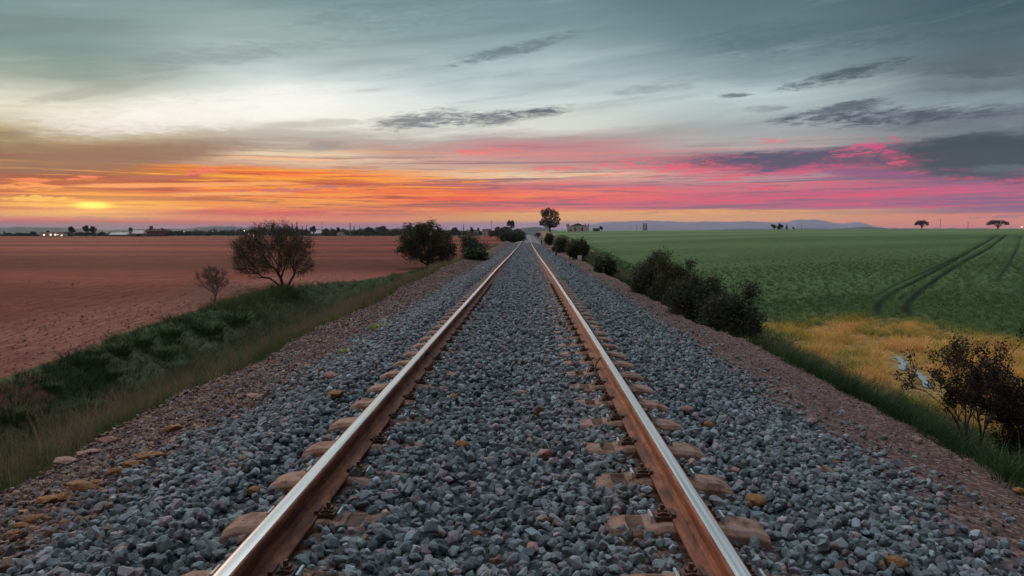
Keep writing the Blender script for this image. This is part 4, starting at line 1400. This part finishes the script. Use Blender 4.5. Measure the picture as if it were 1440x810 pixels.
crown_plant('tree', gp - Vector((0, 0, .1)), h, w, 'dense round dark green tree left of the track at middle distance', 'tree', 21,
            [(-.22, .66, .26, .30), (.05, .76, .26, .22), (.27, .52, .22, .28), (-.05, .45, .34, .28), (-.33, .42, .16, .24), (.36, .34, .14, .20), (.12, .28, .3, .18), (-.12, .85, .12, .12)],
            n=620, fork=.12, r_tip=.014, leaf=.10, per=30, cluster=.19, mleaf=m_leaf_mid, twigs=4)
gp, w, h = pix(583, 376, 30, 44)
gp, w, h = pix(663, 361, 34, 32)
plant('shrub', gp, h, w, 'grey green shrub between the round dark tree and the track', 'shrub', 23, stems=5, leaf=.14, per=5, mleaf=m_leaf_grey, levels=3, spread=.9, r0=.08, cluster=.22)
gp, w, h = pix(668, 366, 22, 10)
plant('shrub', gp, h, w, 'low bright green shrub at the foot of the grey green shrub', 'shrub', 24, stems=6, leaf=.12, per=6, mleaf=m_leaf_dark, levels=2, spread=1.0, r0=.05, cluster=.2)
gp, w, h = pix(722, 341, 30, 14, 60)
plant('shrub', gp, h, w, 'olive brown shrub on the left bank near the vanishing point', 'shrub', 26, stems=6, leaf=.2, per=8, mleaf=m_leaf_grey, levels=3, spread=1.0, r0=.1, cluster=.35)

# right-hand shrubs
SH = 'shrubs along the right embankment crest'
for (px, Y, X, w_px, toppy, lab, sd_, ml, st_) in (
    (1034, 16.3, None, 88, 396, 'dark grey green shrub nearest the golden patch, right end of the clump', 31, m_leaf_grey, 7),
    (980, 18.5, None, 94, 383, 'brownish green shrub in the middle of the right hand clump', 32, m_leaf_grey, 7),
    (950, 22.5, None, 78, 356, 'dark green shrub behind the middle of the clump, taller', 33, m_leaf_dark, 6),
    (916, 25.0, None, 84, 348, 'tall feathery grey green shrub at the left end of the clump', 34, m_leaf_grey, 7),
    (850, 38.0, None, 19, 366, 'small dark shrub on the crest left of the big clump', 35, m_leaf_dark, 6),
    (811, 57.0, None, 32, 339, 'round dark shrub behind the white marker stone', 36, m_leaf_dark, 7),
    (789, 76.0, None, 18, 336, 'dark shrub farther up the crest behind the wooden post', 37, m_leaf_dark, 6),
    (762, 118., None, 12, 329, 'small shrub beside the far post close to the rails', 38, m_leaf_dark, 5)):
    p_ = at(px, 400, Y); x = p_.x
    x = max(x, 4.5 if Y < 30 else 3.95 if Y < 70 else 3.5)
    z = hz(x, Y)
    h = (CAM.z - (toppy - 324.6) / F * Y) - z
    w = w_px / F * Y
    lf = .045 if Y < 30 else .10
    if Y < 30:
        q_ = random.Random(sd_)
        lb = [(q_.uniform(-.33, .33), q_.uniform(.25, .62), q_.uniform(.12, .24), q_.uniform(.14, .26)) for _ in range(7)] + [(q_.uniform(-.3, .3), q_.uniform(.74, .86), q_.uniform(.07, .13), q_.uniform(.10, .14)) for _ in range(3)] + [(0, .34, .46, .30), (-.12, .5, .3, .3)]
        crown_plant('shrub', (x, Y, z - .05), h, w * .98, lab, 'shrub', sd_, lb, n=560, fork=.05, r_tip=.0045, leaf=.036, per=32, cluster=.10, mleaf=ml, group=SH, depth=1.1, twigs=6, stems=5, trunk='stems', crown='leaves')
        continue
    rr = plant('shrub', (x, Y, z - .05), h, w * (.84 if Y < 30 else .70), lab, 'shrub', sd_, stems=st_, leaf=lf, per=7 if Y < 30 else 6, mleaf=ml, levels=4 if Y < 30 else 3, spread=.95, r0=.035, cluster=.09 if Y < 30 else .16, group=SH, depth=max(w * .9, 1.2))
# near twiggy bush, lower right
x, Y = 5.95, 9.6
z = hz(x, Y)
plant('bush', (x, Y, z), 1.72, 1.15, 'dark open twiggy bush with small leaves in the lower right corner', 'bush', 44, stems=6, leaf=.020, per=2, mleaf=m_leaf_black, levels=5, spread=.62, r0=.020, cluster=.028, split=(2, 4), keep=.5, skirt=.35)
x, Y = 6.75, 9.9
plant('bush', (x, Y, hz(x, Y)), 1.72, 1.2, 'darker leafy bush beside the open twiggy one, cut by the right edge', 'bush', 45, stems=6, leaf=.023, per=3, mleaf=m_leaf_black, levels=5, spread=.62, r0=.022, cluster=.035, split=(2, 4), keep=.55, skirt=.2)
# low dark tussocks along the ditch edge on the left
m_clump, gg = mat('clump_blades', (.03, .05, .02), .8)
setc(gg, gg.mix(gg.step(gg.noise(objc(gg), 5.0, 3, .6), .35, .65), (.045, .080, .030), (.11, .155, .055)))
TS = [(18, 590, 46, 24), (72, 548, 22, 12), (60, 530, 0, 0), (134, 512, 34, 16), (166, 497, 34, 20), (132, 500, 18, 12), (196, 486, 36, 18), (238, 474, 30, 18), (225, 500, 40, 14), (290, 470, 44, 22), (330, 455, 44, 20), (250, 520, 40, 14), (150, 530, 40, 14), (60, 600, 50, 18), (120, 575, 50, 14)]
DES = ['at the far left edge', 'on the bare earth patch', '', 'on the upper ditch bank', 'hanging over the bank rim', 'small, on the rim', 'right of the rim clump', 'near the sapling', 'half way down the bank', 'below the grey bush', 'at the foot of the mound', 'in the ditch bottom', 'beside the bare earth', 'low by the left edge', 'in the lower ditch']
for i, (px, py, w_, h_) in enumerate(TS):
    if not w_: continue
    gp, w, h = pix(px, py, w_, h_ * 1.1)
    lab = 'dark green weed clump ' + DES[i] + ('' if 'left edge' in DES[i] else ' of the left ditch')
    o = tuft_mesh('weed_clump', m_clump, 300, h * .95, w * .5, .012 * gp.y / 17, .75, 60 + i, 3); COL.objects.link(o); o.location = gp - Vector((0, 0, .03))
    tag(o, lab, 'weeds', 'weed clumps along the left ditch')

# weeds growing in the ballast
m_weed, gg = mat('fresh_weed', (.30, .34, .07), .7)
for px, py, s_, lab in ((534, 463, .34, 'bright yellow green weed growing in the left ballast'), (492, 497, .24, 'smaller dull green weed nearer on the left ballast'), (556, 452, .16, 'tiny pale weed above the bright yellow green one')):
    gp = ground_at(px, py)
    o = tuft_mesh('weed', m_weed, 90, s_ * .32, s_ * .55, .010, 1.0, int(px)); COL.objects.link(o); o.location = gp
    tag(o, lab, 'weed', 'weeds in the left ballast')

# posts and marker on the right shoulder
def post(px, pyb, pyt, lab, wpx, w2=1.0):
    gp = ground_at(px, pyb, 20); h = (pyb - pyt) / F * gp.y; w = wpx / F * gp.y / 2
    v = []; f = []
    pts = [(0, 0, -.15), (0, 0, h * .5), (w * .3, 0, h)]
    tube(v, f, pts, [w, w * .95, w * .85], 8)
    o = mesh('post', v, f, m_bark); o.location = gp
    tag(o, lab, 'post', 'dark posts beside the track')
post(782, 360, 346, 'dark leaning wooden post on the right shoulder before the round shrub', 2.6)
post(761.5, 344, 337, 'thinner dark post farther up beside the far shrub', 2.0)
gp = ground_at(815, 366.5, 20)
bm = bmesh.new(); bmesh.ops.create_cube(bm, size=1)
for v_ in bm.verts: v_.co = Vector((v_.co.x * .30, v_.co.y * .10, (v_.co.z + .5) * .32 + (.03 if v_.co.x > 0 else 0) * (v_.co.z > 0)))
bmesh.ops.bevel(bm, geom=list(bm.edges), offset=.015, segments=2, affect='EDGES')
me = bpy.data.meshes.new('marker_stone'); bm.to_mesh(me); bm.free(); me.materials.append(simple_mottle('white_paint', (.75, .75, .76), (.6, .6, .62), 6))
o = bpy.data.objects.new('marker_stone', me); COL.objects.link(o); o.location = gp + Vector((0, 0, .05)); o.rotation_euler = (0, .08, .1)
tag(o, 'small white marker stone at the foot of the round dark shrub', 'marker stone')


# ---------------- far trees, built once per kind
def crown_tree(name, kind, seed, n=900, leaf=.35):
    """unit-high tree (1 high, 1 wide): lobed crown of leaf sprays and a trunk"""
    r_ = np.random.default_rng(seed)
    lobes = []
    if kind == 'round':
        th = .22
        for i in range(9): a = r_.uniform(0, 6.28); q = r_.uniform(.05, .3); lobes.append((q * math.cos(a), q * math.sin(a), r_.uniform(.42, .80), r_.uniform(.15, .22)))
    elif kind == 'tall':
        th = .14
        lobes = [(-.22, 0, .78, .2), (-.05, .1, .84, .17), (-.10, -.1, .62, .25), (.22, 0, .70, .2), (.14, .1, .86, .10), (.30, 0, .50, .16), (-.30, .05, .42, .16), (.05, 0, .35, .2), (-.08, -.1, .30, .2), (.36, 0, .36, .09), (-.36, 0, .34, .1), (.2, .1, .28, .14)]
    elif kind == 'oak':
        th = .30
        lobes = [(-.33, 0, .62, .15), (-.14, .05, .78, .18), (.10, 0, .80, .18), (.30, 0, .68, .16), (.38, 0, .50, .11), (-.40, 0, .48, .10), (0, .1, .60, .2)]
    elif kind == 'cypress':
        th = .06
        lobes = [(0, 0, .10 + .085 * i, .34 * (1 - i / 11.5) + .05) for i in range(11)]
    elif kind == 'pine':
        th = .5
        for i in range(7): a = r_.uniform(0, 6.28); q = r_.uniform(0, .3); lobes.append((q * math.cos(a), q * math.sin(a), r_.uniform(.68, .86), r_.uniform(.14, .2)))
    elif kind == 'poplar':
        th = .1
        for i in range(10): lobes.append((r_.uniform(-.2, .2), r_.uniform(-.2, .2), .2 + i * .07, .28 * (1 - i / 16)))
    w = np.array([l[3] ** 2 for l in lobes]); w /= w.sum()
    li = r_.choice(len(lobes), n, p=w)
    L = np.array(lobes)[li]
    d = r_.normal(size=(n, 3)); d /= np.linalg.norm(d, axis=1)[:, None]
    rad = L[:, 3:4] * r_.uniform(.25, 1.12, (n, 1)) ** .6
    zs = .85 if kind not in ('cypress', 'poplar') else .6
    p_ = L[:, :3] + d * rad * np.array([1, 1, zs])
    p_[:, 2] = np.clip(p_[:, 2], .03, 1.03)
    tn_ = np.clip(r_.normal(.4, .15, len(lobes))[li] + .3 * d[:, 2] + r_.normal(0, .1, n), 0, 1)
    v2, q2, t2 = leaves_mesh(p_, leaf, r_, tn_)
    root = empty(name)
    v = []; f = []
    tube(v, f, [(0, 0, -.05), (.01, 0, th * .6), (0, 0, th + .15)], [.045, .035, .02], 6)
    for i in range(5 if kind not in ('cypress', 'poplar') else 0):
        l_ = lobes[i % len(lobes)]
        tube(v, f, [(0, 0, th * .7), (l_[0] * .5, l_[1] * .5, (th + l_[2]) / 2), (l_[0], l_[1], l_[2])], [.028, .018, .006], 4)
    mesh('trunk', v, f, m_bark, root)
    nmesh('crown', v2, nquads=q2, m=m_leaf_far, parent=root, tint=t2)
    return root


PROTO = {}
USED = set()


def far_tree(kind, px, py_base, w_px, h_px, Y, label, cat='tree', group=None, n=700, leaf=.05, seed=1, name=None):
    key = (kind, seed, n)
    if key not in PROTO: PROTO[key] = crown_tree(name or 'tree', kind, seed * 13 + len(kind), n, leaf)
    r0_ = PROTO[key]
    o = r0_ if key not in USED else copy_tree(r0_)
    USED.add(key)
    p_ = at(px, py_base, Y)
    gz_ = hz(p_.x, p_.y)
    top = CAM.z + 0 * 1.0
    pt = at(px, py_base - h_px, Y)
    h = pt.z - gz_
    o.location = (p_.x, p_.y, gz_)
    w = w_px / F * Y
    o.scale = (w, w, h); o.rotation_euler = (0, 0, 0 if kind in ('oak', 'tall') else random.uniform(-.5, .5))
    for k_ in list(o.keys()):
        if k_ in ('label', 'category', 'group'): del o[k_]
    tag(o, label, cat, group)
    return o


far_tree('tall', 773, 327.5, 32, 36, 300, 'tall dark tree with ragged crown beside the white ruined house', n=2600, leaf=.036, seed=2)
far_tree('oak', 1296, 321.5, 20, 12.5, 430, 'lone flat crowned oak on the green horizon, left of the two', n=1300, leaf=.045, seed=3, group='lone oaks on the green horizon')
far_tree('oak', 1403, 322, 32, 13.5, 430, 'wider flat crowned oak on the green horizon near the right edge', n=1500, leaf=.036, seed=4, group='lone oaks on the green horizon')
far_tree('pine', 718, 326, 14, 16.5, 330, 'small umbrella shaped tree rising above the bush left of the vanishing point', n=700, leaf=.06, seed=5)
far_tree('round', 712, 332, 36, 15, 300, 'broad dark thicket tree just left of the vanishing point', n=1600, leaf=.05, seed=6)
far_tree('round', 727, 333, 18, 13, 260, 'dark bush on the cutting edge immediately left of the rails', 'bush', n=700, leaf=.06, seed=7)
far_tree('round', 757, 334, 16, 8, 240, 'scrubby bush on the cutting edge immediately right of the rails', 'bush', n=700, leaf=.06, seed=7)
far_tree('round', 846, 324, 7, 6.5, 330, 'round bush beside the little shed right of the ruined house', 'bush', n=500, leaf=.09, seed=8)
CL = 'clump of trees on the green skyline'
far_tree('round', 1089, 322.5, 10, 7.5, 440, 'low left tree of the small clump on the green skyline', group=CL, n=500, leaf=.09, seed=8)
far_tree('poplar', 1095, 322.5, 7, 9.5, 440, 'narrow middle tree of the small clump on the green skyline', group=CL, n=400, leaf=.09, seed=9)
far_tree('round', 1099, 322.5, 9, 8, 442, 'right hand round tree of the small clump on the green skyline', group=CL, n=500, leaf=.09, seed=8)
far_tree('poplar', 1106, 322.5, 4, 8, 441, 'slim tree at the right end of the skyline clump', group=CL, n=400, leaf=.09, seed=9)
far_tree('round', 1116, 322.5, 5, 3.5, 442, 'tiny bush just right of the skyline clump', 'bush', group=CL, n=500, leaf=.09, seed=8)

TL = 'trees of the distant village edge'
TREES = [('round', 101, 333, 13, 15, 'round tree left of the twin trees behind the lit farmhouse'), ('round', 122, 333, 12, 17, 'left one of the twin round trees on the left horizon'),
         ('round', 132, 333, 12, 16, 'right one of the twin round trees on the left horizon'), ('round', 68, 331, 7, 7, 'small dark tree behind the lit farmhouse'), ('cypress', 6, 333, 4, 9, 'thin dark conifer at the left edge of the horizon'),
         ('round', 48, 334, 12, 9, 'bushy tree left of the lit farmhouse'), ('pine', 183, 332, 11, 12, 'flat topped tree left of the pale domed barn'), ('round', 28, 334, 14, 7, 'low tree near the left horizon edge'),
         ('cypress', 411, 327, 6, 14, 'tallest left conifer in the dark conifer group'), ('cypress', 418, 327, 6, 16, 'tallest conifer in the dark conifer group'), ('cypress', 406, 327, 4, 10, 'short conifer left of the conifer group'),
         ('cypress', 425, 327, 5, 10, 'conifer just right of the tallest one'), ('cypress', 431, 327, 5, 11, 'right conifer of the conifer group'), ('round', 441, 328, 12, 11, 'round tree right of the conifer group'),
         ('round', 460, 328, 10, 8, 'low round tree between the conifers and the first pole'), ('round', 476, 328, 9, 9, 'small pointed tree left of the slim chimney'), ('cypress', 498, 328, 4, 13, 'narrow conifer right of the slim chimney'),
         ('cypress', 506, 328, 4, 11, 'second narrow conifer right of the chimney'), ('round', 520, 329, 15, 10, 'rounded tree on the skyline left of the broad grove'), ('round', 538, 330, 22, 13, 'broad dark tree left of the round middle distance tree'),
         ('round', 556, 330, 12, 9, 'smaller tree beside the broad dark one'), ('cypress', 652, 327, 3, 14, 'solitary column shaped conifer right of the round dark tree'), ('round', 640, 327, 14, 8, 'low tree left of the solitary column conifer'),
         ('round', 664, 327, 7, 9, 'small round tree right of the solitary column conifer'), ('round', 673, 327, 6, 7, 'little tree between small pale houses'), ('round', 700, 326, 11, 8, 'grey round tree left of the umbrella shaped tree'),
         ('round', 515, 336, 5, 7, 'tiny tree standing forward in the brown field'), ('pine', 383, 324, 6, 8, 'flat topped tree just behind the tree crown on the mound'), ('round', 372, 326, 10, 8, 'skyline tree left of the flat topped one'), ('round', 395, 325, 9, 7, 'skyline tree left of the conifer group')]
for i, (k, px, pb, w, h, lab) in enumerate(TREES):
    far_tree(k, px, pb, w, h, 480 + (i * 37) % 60, lab + '', group=TL, n=420 if k != 'cypress' else 300, leaf=.10 if k != 'cypress' else .09, seed=10 + (i % 3))


# treeline mass behind
def treeline(name, segs, label, seed):
    r_ = np.random.default_rng(seed); V_ = []; T_ = []
    for (x0, x1, pb, hp, Y) in segs:
        px = x0
        while px < x1:
            hh_ = hp * r_.uniform(.55, 1.2); ww = hp * r_.uniform(.8, 1.5)
            p_ = at(px, pb, Y + r_.uniform(-15, 25)); gz_ = hz(p_.x, p_.y)
            H_ = at(px, pb - hh_, p_.y).z - gz_
            W_ = ww / F * Y
            n_ = 260
            d = r_.normal(size=(n_, 3)); d /= np.linalg.norm(d, axis=1)[:, None]
            q_ = d * (r_.uniform(.2, 1.05, (n_, 1)) ** .5) * np.array([W_ / 2, W_ / 2, H_ / 2]) + np.array([p_.x, p_.y, gz_ + H_ * .5])
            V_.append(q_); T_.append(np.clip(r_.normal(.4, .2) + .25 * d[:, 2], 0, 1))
            px += ww * .42
    P_ = np.concatenate(V_); T_ = np.concatenate(T_)
    v2, q2, t2 = leaves_mesh(P_, .42, r_, T_)
    o = nmesh(name, v2, nquads=q2, m=m_leaf_far, tint=t2)
    tag(o, label, 'treeline', kind='stuff')


treeline('far_wood', [(-60, 55, 334, 6, 500), (82, 175, 334, 7, 505), (180, 245, 333, 7, 500), (228, 400, 330, 7, 520), (395, 560, 329, 7, 520), (450, 482, 330, 7, 500), (505, 560, 330, 9, 490), (628, 700, 329, 6, 520), (690, 735, 329, 6, 420)],
         'dark low band of trees and hedges along the left horizon', 3)

# ------------------------------------------------------------------ distant buildings and poles
m_wall = simple_mottle('pale_plaster', (.72, .66, .68), (.55, .49, .50), .8, .9, .2, .05)
m_wall2 = simple_mottle('grey_plaster', (.20, .19, .20), (.14, .13, .14), .5, .9)
m_roof = simple_mottle('dark_tiles', (.10, .05, .04), (.16, .08, .06), 1.5, .9)
m_glass, _ = mat('dark_opening', (.012, .012, .014), .4)
m_metal = simple_mottle('grey_metal', (.12, .12, .13), (.2, .2, .21), 3, .6)
m_lamp, gg = mat('warm_lamp', (1, .85, .6), .5)
gg.b.inputs['Emission Color'].default_value = (1, .82, .55, 1); gg.b.inputs['Emission Strength'].default_value = 2.2


def gable(v, f, x0, x1, y0, y1, z0, z1, over=.3):
    b = len(v); xm0, xm1 = x0 - over, x1 + over; ym = (y0 + y1) / 2
    v += [(xm0, y0 - over, z0), (xm1, y0 - over, z0), (xm1, y1 + over, z0), (xm0, y1 + over, z0), (xm0 + .2, ym, z1), (xm1 - .2, ym, z1)]
    f += [(b, b + 1, b + 5, b + 4), (b + 2, b + 3, b + 4, b + 5), (b, b + 4, b + 3), (b + 1, b + 2, b + 5), (b, b + 3, b + 2, b + 1)]


def house(name, px, py, w_px, h_px, Y, label, wins=(), roof='gable', wm=None, rh=.35, depth=5., rmat=None, group=None, lit=False):
    p_ = at(px, py, Y); gz_ = hz(p_.x, p_.y)
    root = empty(name, (p_.x, p_.y, gz_ - .1)); tag(root, label, 'house' if 'shed' not in name else 'shed', group)
    w = w_px / F * Y; h = at(px, py - h_px, Y).z - gz_ + .1
    wh = h * (1 - rh)
    v = []; f = []; box(v, f, -w / 2, w / 2, 0, depth, 0, wh)
    mesh('wall', v, f, wm or m_wall, root)
    v = []; f = []
    if roof == 'gable': gable(v, f, -w / 2, w / 2, 0, depth, wh + .005, h, .15)
    else: box(v, f, -w / 2 - .1, w / 2 + .1, -.1, depth + .1, wh + .005, h)
    mesh('roof', v, f, rmat or m_roof, root)
    for (cx_, cz_, ww, hh_, li) in wins:
        v = []; f = []
        box(v, f, cx_ * w - ww / 2, cx_ * w + ww / 2, -.06, -.005, cz_ * wh - hh_ / 2, cz_ * wh + hh_ / 2)
        o = mesh('window', v, f, m_lamp if li else m_glass, root)
        if li: o['label'] = 'glowing lit window'
    return root, w, wh, h


# ruined white house with corner turrets
Yh = 330
hr, w, wh, h = house('ruined_house', 812.5, 326, 31, 9.0, Yh, 'white walled ruined house with low dark gable roof and chimney stubs in the green field', (), 'none', rh=.001)
for ch in list(hr.children):
    if ch.name.startswith('roof'): bpy.data.objects.remove(ch)
v = []; f = []
b = 0
v += [(-w * .30, -.2, wh * .98), (w * .30, -.2, wh * .98), (0, -.2, wh * 1.35), (-w * .30, 5.2, wh * .98), (w * .30, 5.2, wh * .98), (0, 5.2, wh * 1.35)]
f += [(0, 1, 2), (5, 4, 3), (0, 2, 5, 3), (1, 4, 5, 2), (0, 3, 4, 1)]
mesh('roof', v, f, m_roof, hr)
for cx_ in (-.49, -.42, .34, .48):
    v = []; f = []; box(v, f, cx_ * w - .24, cx_ * w + .24, -.02, .5, wh * .9, wh * 1.27)
    mesh('chimney', v, f, m_wall2, hr)
for cx_, cz_, ww, hh_ in ((-.12, .38, .62, wh * .48), (.2, .38, .62, wh * .48), (-.34, .22, 1.2, .5)):
    v = []; f = []; box(v, f, cx_ * w - ww / 2, cx_ * w + ww / 2, -.05, -.004, cz_ * wh - hh_ / 2, cz_ * wh + hh_ / 2)
    mesh('window', v, f, m_glass, hr)
house('shed', 839, 324.6, 9, 3.6, Yh, 'low grey shed between the ruined house and the round bush', ((0, .4, .7, .6, 0),), 'flat', m_wall2, .15)
house('farmhouse', 72, 333.5, 34, 7.2, 470, 'low farmhouse with glowing windows on the far left horizon', ((-.30, .55, 1., .9, 1), (-.02, .6, 1., .9, 1), (.18, .6, 1., .9, 1), (.44, .35, .9, .7, 1), (.30, .3, .8, .8, 0)), 'gable', m_wall, .30)
house('barn', 166, 330.5, 26, 3.6, 480, 'long low pale roofed barn right of the twin trees', (), 'gable', m_wall2, .55, rmat=m_wall)
house('barn', 193, 331, 16, 7, 470, 'pale domed barn left of the dark manor', ((.1, .4, 2, 1.2, 0),), 'gable', m_wall2, .5, rmat=m_wall)
r_, w_, wh_, h_ = house('manor', 217, 331, 26, 9.5, 490, 'dark manor house with a small turret on the left skyline', ((-.2, .6, .8, 1., 0), (.2, .6, .8, 1., 0)), 'gable', m_roof, .3)
v = []; f = []; box(v, f, -w_ * .28, -w_ * .16, .5, 2.5, h_ * .6, h_ * 1.35); mesh('turret', v, f, m_roof, r_)
v = []; f = []; box(v, f, w_ * .38, w_ * .44, .5, 1.3, h_ * .6, h_ * 1.1); mesh('chimney', v, f, m_roof, r_)
house('barn', 444, 327.5, 14, 3.6, 500, 'small pale roofed barn below the conifer group', (), 'gable', m_wall2, .5, rmat=m_wall)
house('shed', 352, 331, 18, 2.4, 470, 'flat grey shed left of the tree crown on the mound', ((.3, .5, .8, .6, 1),), 'flat', m_wall2, .2)
house('cottage', 684, 327, 12, 5.2, 480, 'white cottage left of the vanishing point among small trees', ((-.2, .5, .7, .9, 0), (.2, .5, .7, .9, 0)), 'gable', m_wall, .4)
house('cottage', 668, 327.5, 9, 4.6, 490, 'small grey cottage left of the white cottage', ((0, .5, .7, .9, 0),), 'gable', m_wall2, .4)
house('cottage', 478, 329.5, 8, 3.5, 480, 'tiny pale cottage left of the slim chimney', ((0, .5, .7, .7, 0),), 'gable', m_wall, .4)


def lamp(px, py, Y, label, r0_=.45):
    p_ = at(px, py, Y); gz_ = hz(p_.x, p_.y)
    root = empty('yard_lamp', (p_.x, p_.y, gz_)); tag(root, label, 'lamp', 'distant lit lamps')
    hh_ = max(1.0, p_.z - gz_)
    r0_ *= .7
    v = []; f = []; tube(v, f, [(0, 0, -.1), (0, 0, hh_)], [.06, .05], 6); mesh('lamp_post', v, f, m_metal, root)
    bm = bmesh.new(); bmesh.ops.create_icosphere(bm, subdivisions=2, radius=r0_)
    me = bpy.data.meshes.new('lamp_head'); bm.to_mesh(me); bm.free(); me.materials.append(m_lamp)
    o = bpy.data.objects.new('lamp_head', me); COL.objects.link(o); o.parent = root; o.location = (0, 0, hh_ + r0_ * .5)


lamp(343.5, 324.8, 475, 'brightest far lamp, left of the tree crown on the mound', .5)
lamp(350, 328.8, 460, 'small lamp below and right of the brightest far lamp', .3)
lamp(299, 325.5, 470, 'faint lamp on the skyline above the grey twiggy bush', .28)
lamp(258.5, 326, 470, 'faint lamp on the skyline left of the grey bush lamp', .28)
lamp(81.5, 332, 455, 'lamp beside the right end of the lit farmhouse', .35)
lamp(88, 333, 455, 'dim lamp right of the lit farmhouse', .25)
lamp(1436.5, 322.8, 430, 'single white lamp on the green horizon at the right edge', .5)


def pole(px, pyb, pyt, Y, label, w=.14, arm=True, name='utility_pole', cat='utility pole'):
    p_ = at(px, pyb, Y); gz_ = hz(p_.x, p_.y); top = at(px, pyt, Y).z
    root = empty(name, (p_.x, p_.y, gz_)); tag(root, label, cat, 'poles on the horizon')
    v = []; f = []; tube(v, f, [(0, 0, -.3), (0, 0, top - gz_)], [w * 1.2, w * .8], 6); mesh('mast', v, f, m_metal, root)
    if arm:
        v = []; f = []; box(v, f, -.9, .9, -.06, .06, top - gz_ - .7, top - gz_ - .58); mesh('crossarm', v, f, m_metal, root)


pole(1322, 322, 308, 430, 'left and taller of two thin poles between the oaks', .13)
pole(1361, 322, 311, 430, 'right one of two thin poles between the oaks', .13)
pole(328, 326, 314, 510, 'thin pole above the grey twiggy bush on the left skyline', .14)
pole(453, 326, 312, 510, 'thin pole right of the conifer group', .14)
pole(691, 326, 310, 500, 'thin mast left of the umbrella shaped tree', .14)
pole(895.5, 324, 315, 430, 'faint thin pole left of the twin towers', .10, False)
pole(905.3, 324, 314, 430, 'left one of the twin grey towers on the green skyline', .45, False, 'tower', 'tower')
pole(908.6, 324, 314, 430, 'right one of the twin grey towers on the green skyline', .45, False, 'tower', 'tower')
pole(492.5, 328, 313.5, 500, 'slim brick chimney on the skyline left of the round dark tree', .35, False, 'chimney_stack', 'chimney')
pole(1127, 322, 316, 436, 'faint thin pole right of the skyline clump', .10, False)


# ------------------------------------------------------------------ far hills
def hill(name, prof, Y, depth, base, label=None, seed=0, hm=None):
    """ridge along x through (px, top py) points, rounded front and back"""
    xs = np.linspace(prof[0][0], prof[-1][0], 320)
    tp = np.interp(xs, [q_[0] for q_ in prof], [q_[1] for q_ in prof])
    k = np.ones(3) / 3; tp = np.convolve(np.pad(tp, 1, mode='edge'), k, 'valid')
    n = 13; v = []
    for i, (a, b) in enumerate(zip(xs, tp)):
        zt_ = at(a, b, Y).z + (3.0 * fbm(a, a * .3, .15, seed)) * (Y / 6000)
        x0 = at(a, b, Y).x
        for j in range(n):
            t = j / (n - 1) * 2 - 1
            z = base + (zt_ - base) * (math.cos(t * math.pi / 2) ** .8) * (1 + .03 * math.sin(i * .7 + j * 2) * (abs(t) > .1))
            v.append((x0 * (1 + t * depth / Y * .8), Y + t * depth, z))
    f = [(i * n + j, i * n + j + 1, (i + 1) * n + j + 1, (i + 1) * n + j) for i in range(319) for j in range(n - 1)]
    o = mesh(name, v, f, hm or m_hill, smooth=True); tag(o, None, None, kind='structure')
    return o


hill('hills', [(-300, 326), (-120, 322), (0, 320), (35, 319), (90, 320), (125, 322.5), (150, 323.5), (190, 322), (240, 321.5), (268, 321), (285, 319), (305, 318), (330, 318.2), (345, 320), (390, 321), (480, 323), (560, 322), (640, 324), (700, 327)], 3000, 600, -40)
hill('wooded_hill', [(700, 332), (718, 328), (733, 321), (741, 319.8), (752, 319), (765, 320.3), (776, 323), (800, 328)], 2300, 300, -40)
hill('mountains', [(740, 326), (800, 321), (840, 314.5), (858, 312.2), (885, 311.4), (909, 310.2), (940, 311.3), (972, 312.8), (992, 311), (1023, 312.2), (1048, 311), (1082, 312.8), (1106, 312.4), (1122, 308.2), (1130, 309.4), (1148, 308.6), (1160, 310.6), (1174, 314.2), (1184, 315), (1200, 312.2), (1210, 313.2), (1224, 317), (1240, 320), (1300, 325)], 6000, 700, -60, seed=4, hm=m_mount)
hill('hill', [(1000, 323.5), (1040, 321.6), (1180, 321.3), (1200, 319.5), (1225, 319.0), (1245, 321), (1340, 321.2), (1500, 321.5), (1700, 321), (2000, 325)], 3300, 400, -40, seed=2)

# ------------------------------------------------------------------ haze
v = []; f = []
box(v, f, -9000, 9000, -1500, 9300, -75, 175)
mh = bpy.data.materials.new('haze'); mh.use_nodes = True
mh.node_tree.nodes.clear()
pv = mh.node_tree.nodes.new('ShaderNodeVolumePrincipled'); pv.inputs['Color'].default_value = (.72, .80, .95, 1)
pv.inputs['Density'].default_value = 0.9e-4; pv.inputs['Anisotropy'].default_value = 0.0
mo = mh.node_tree.nodes.new('ShaderNodeOutputMaterial'); mh.node_tree.links.new(pv.outputs[0], mo.inputs['Volume'])
o = mesh('haze', v, f, mh); tag(o, None, None, kind='stuff')
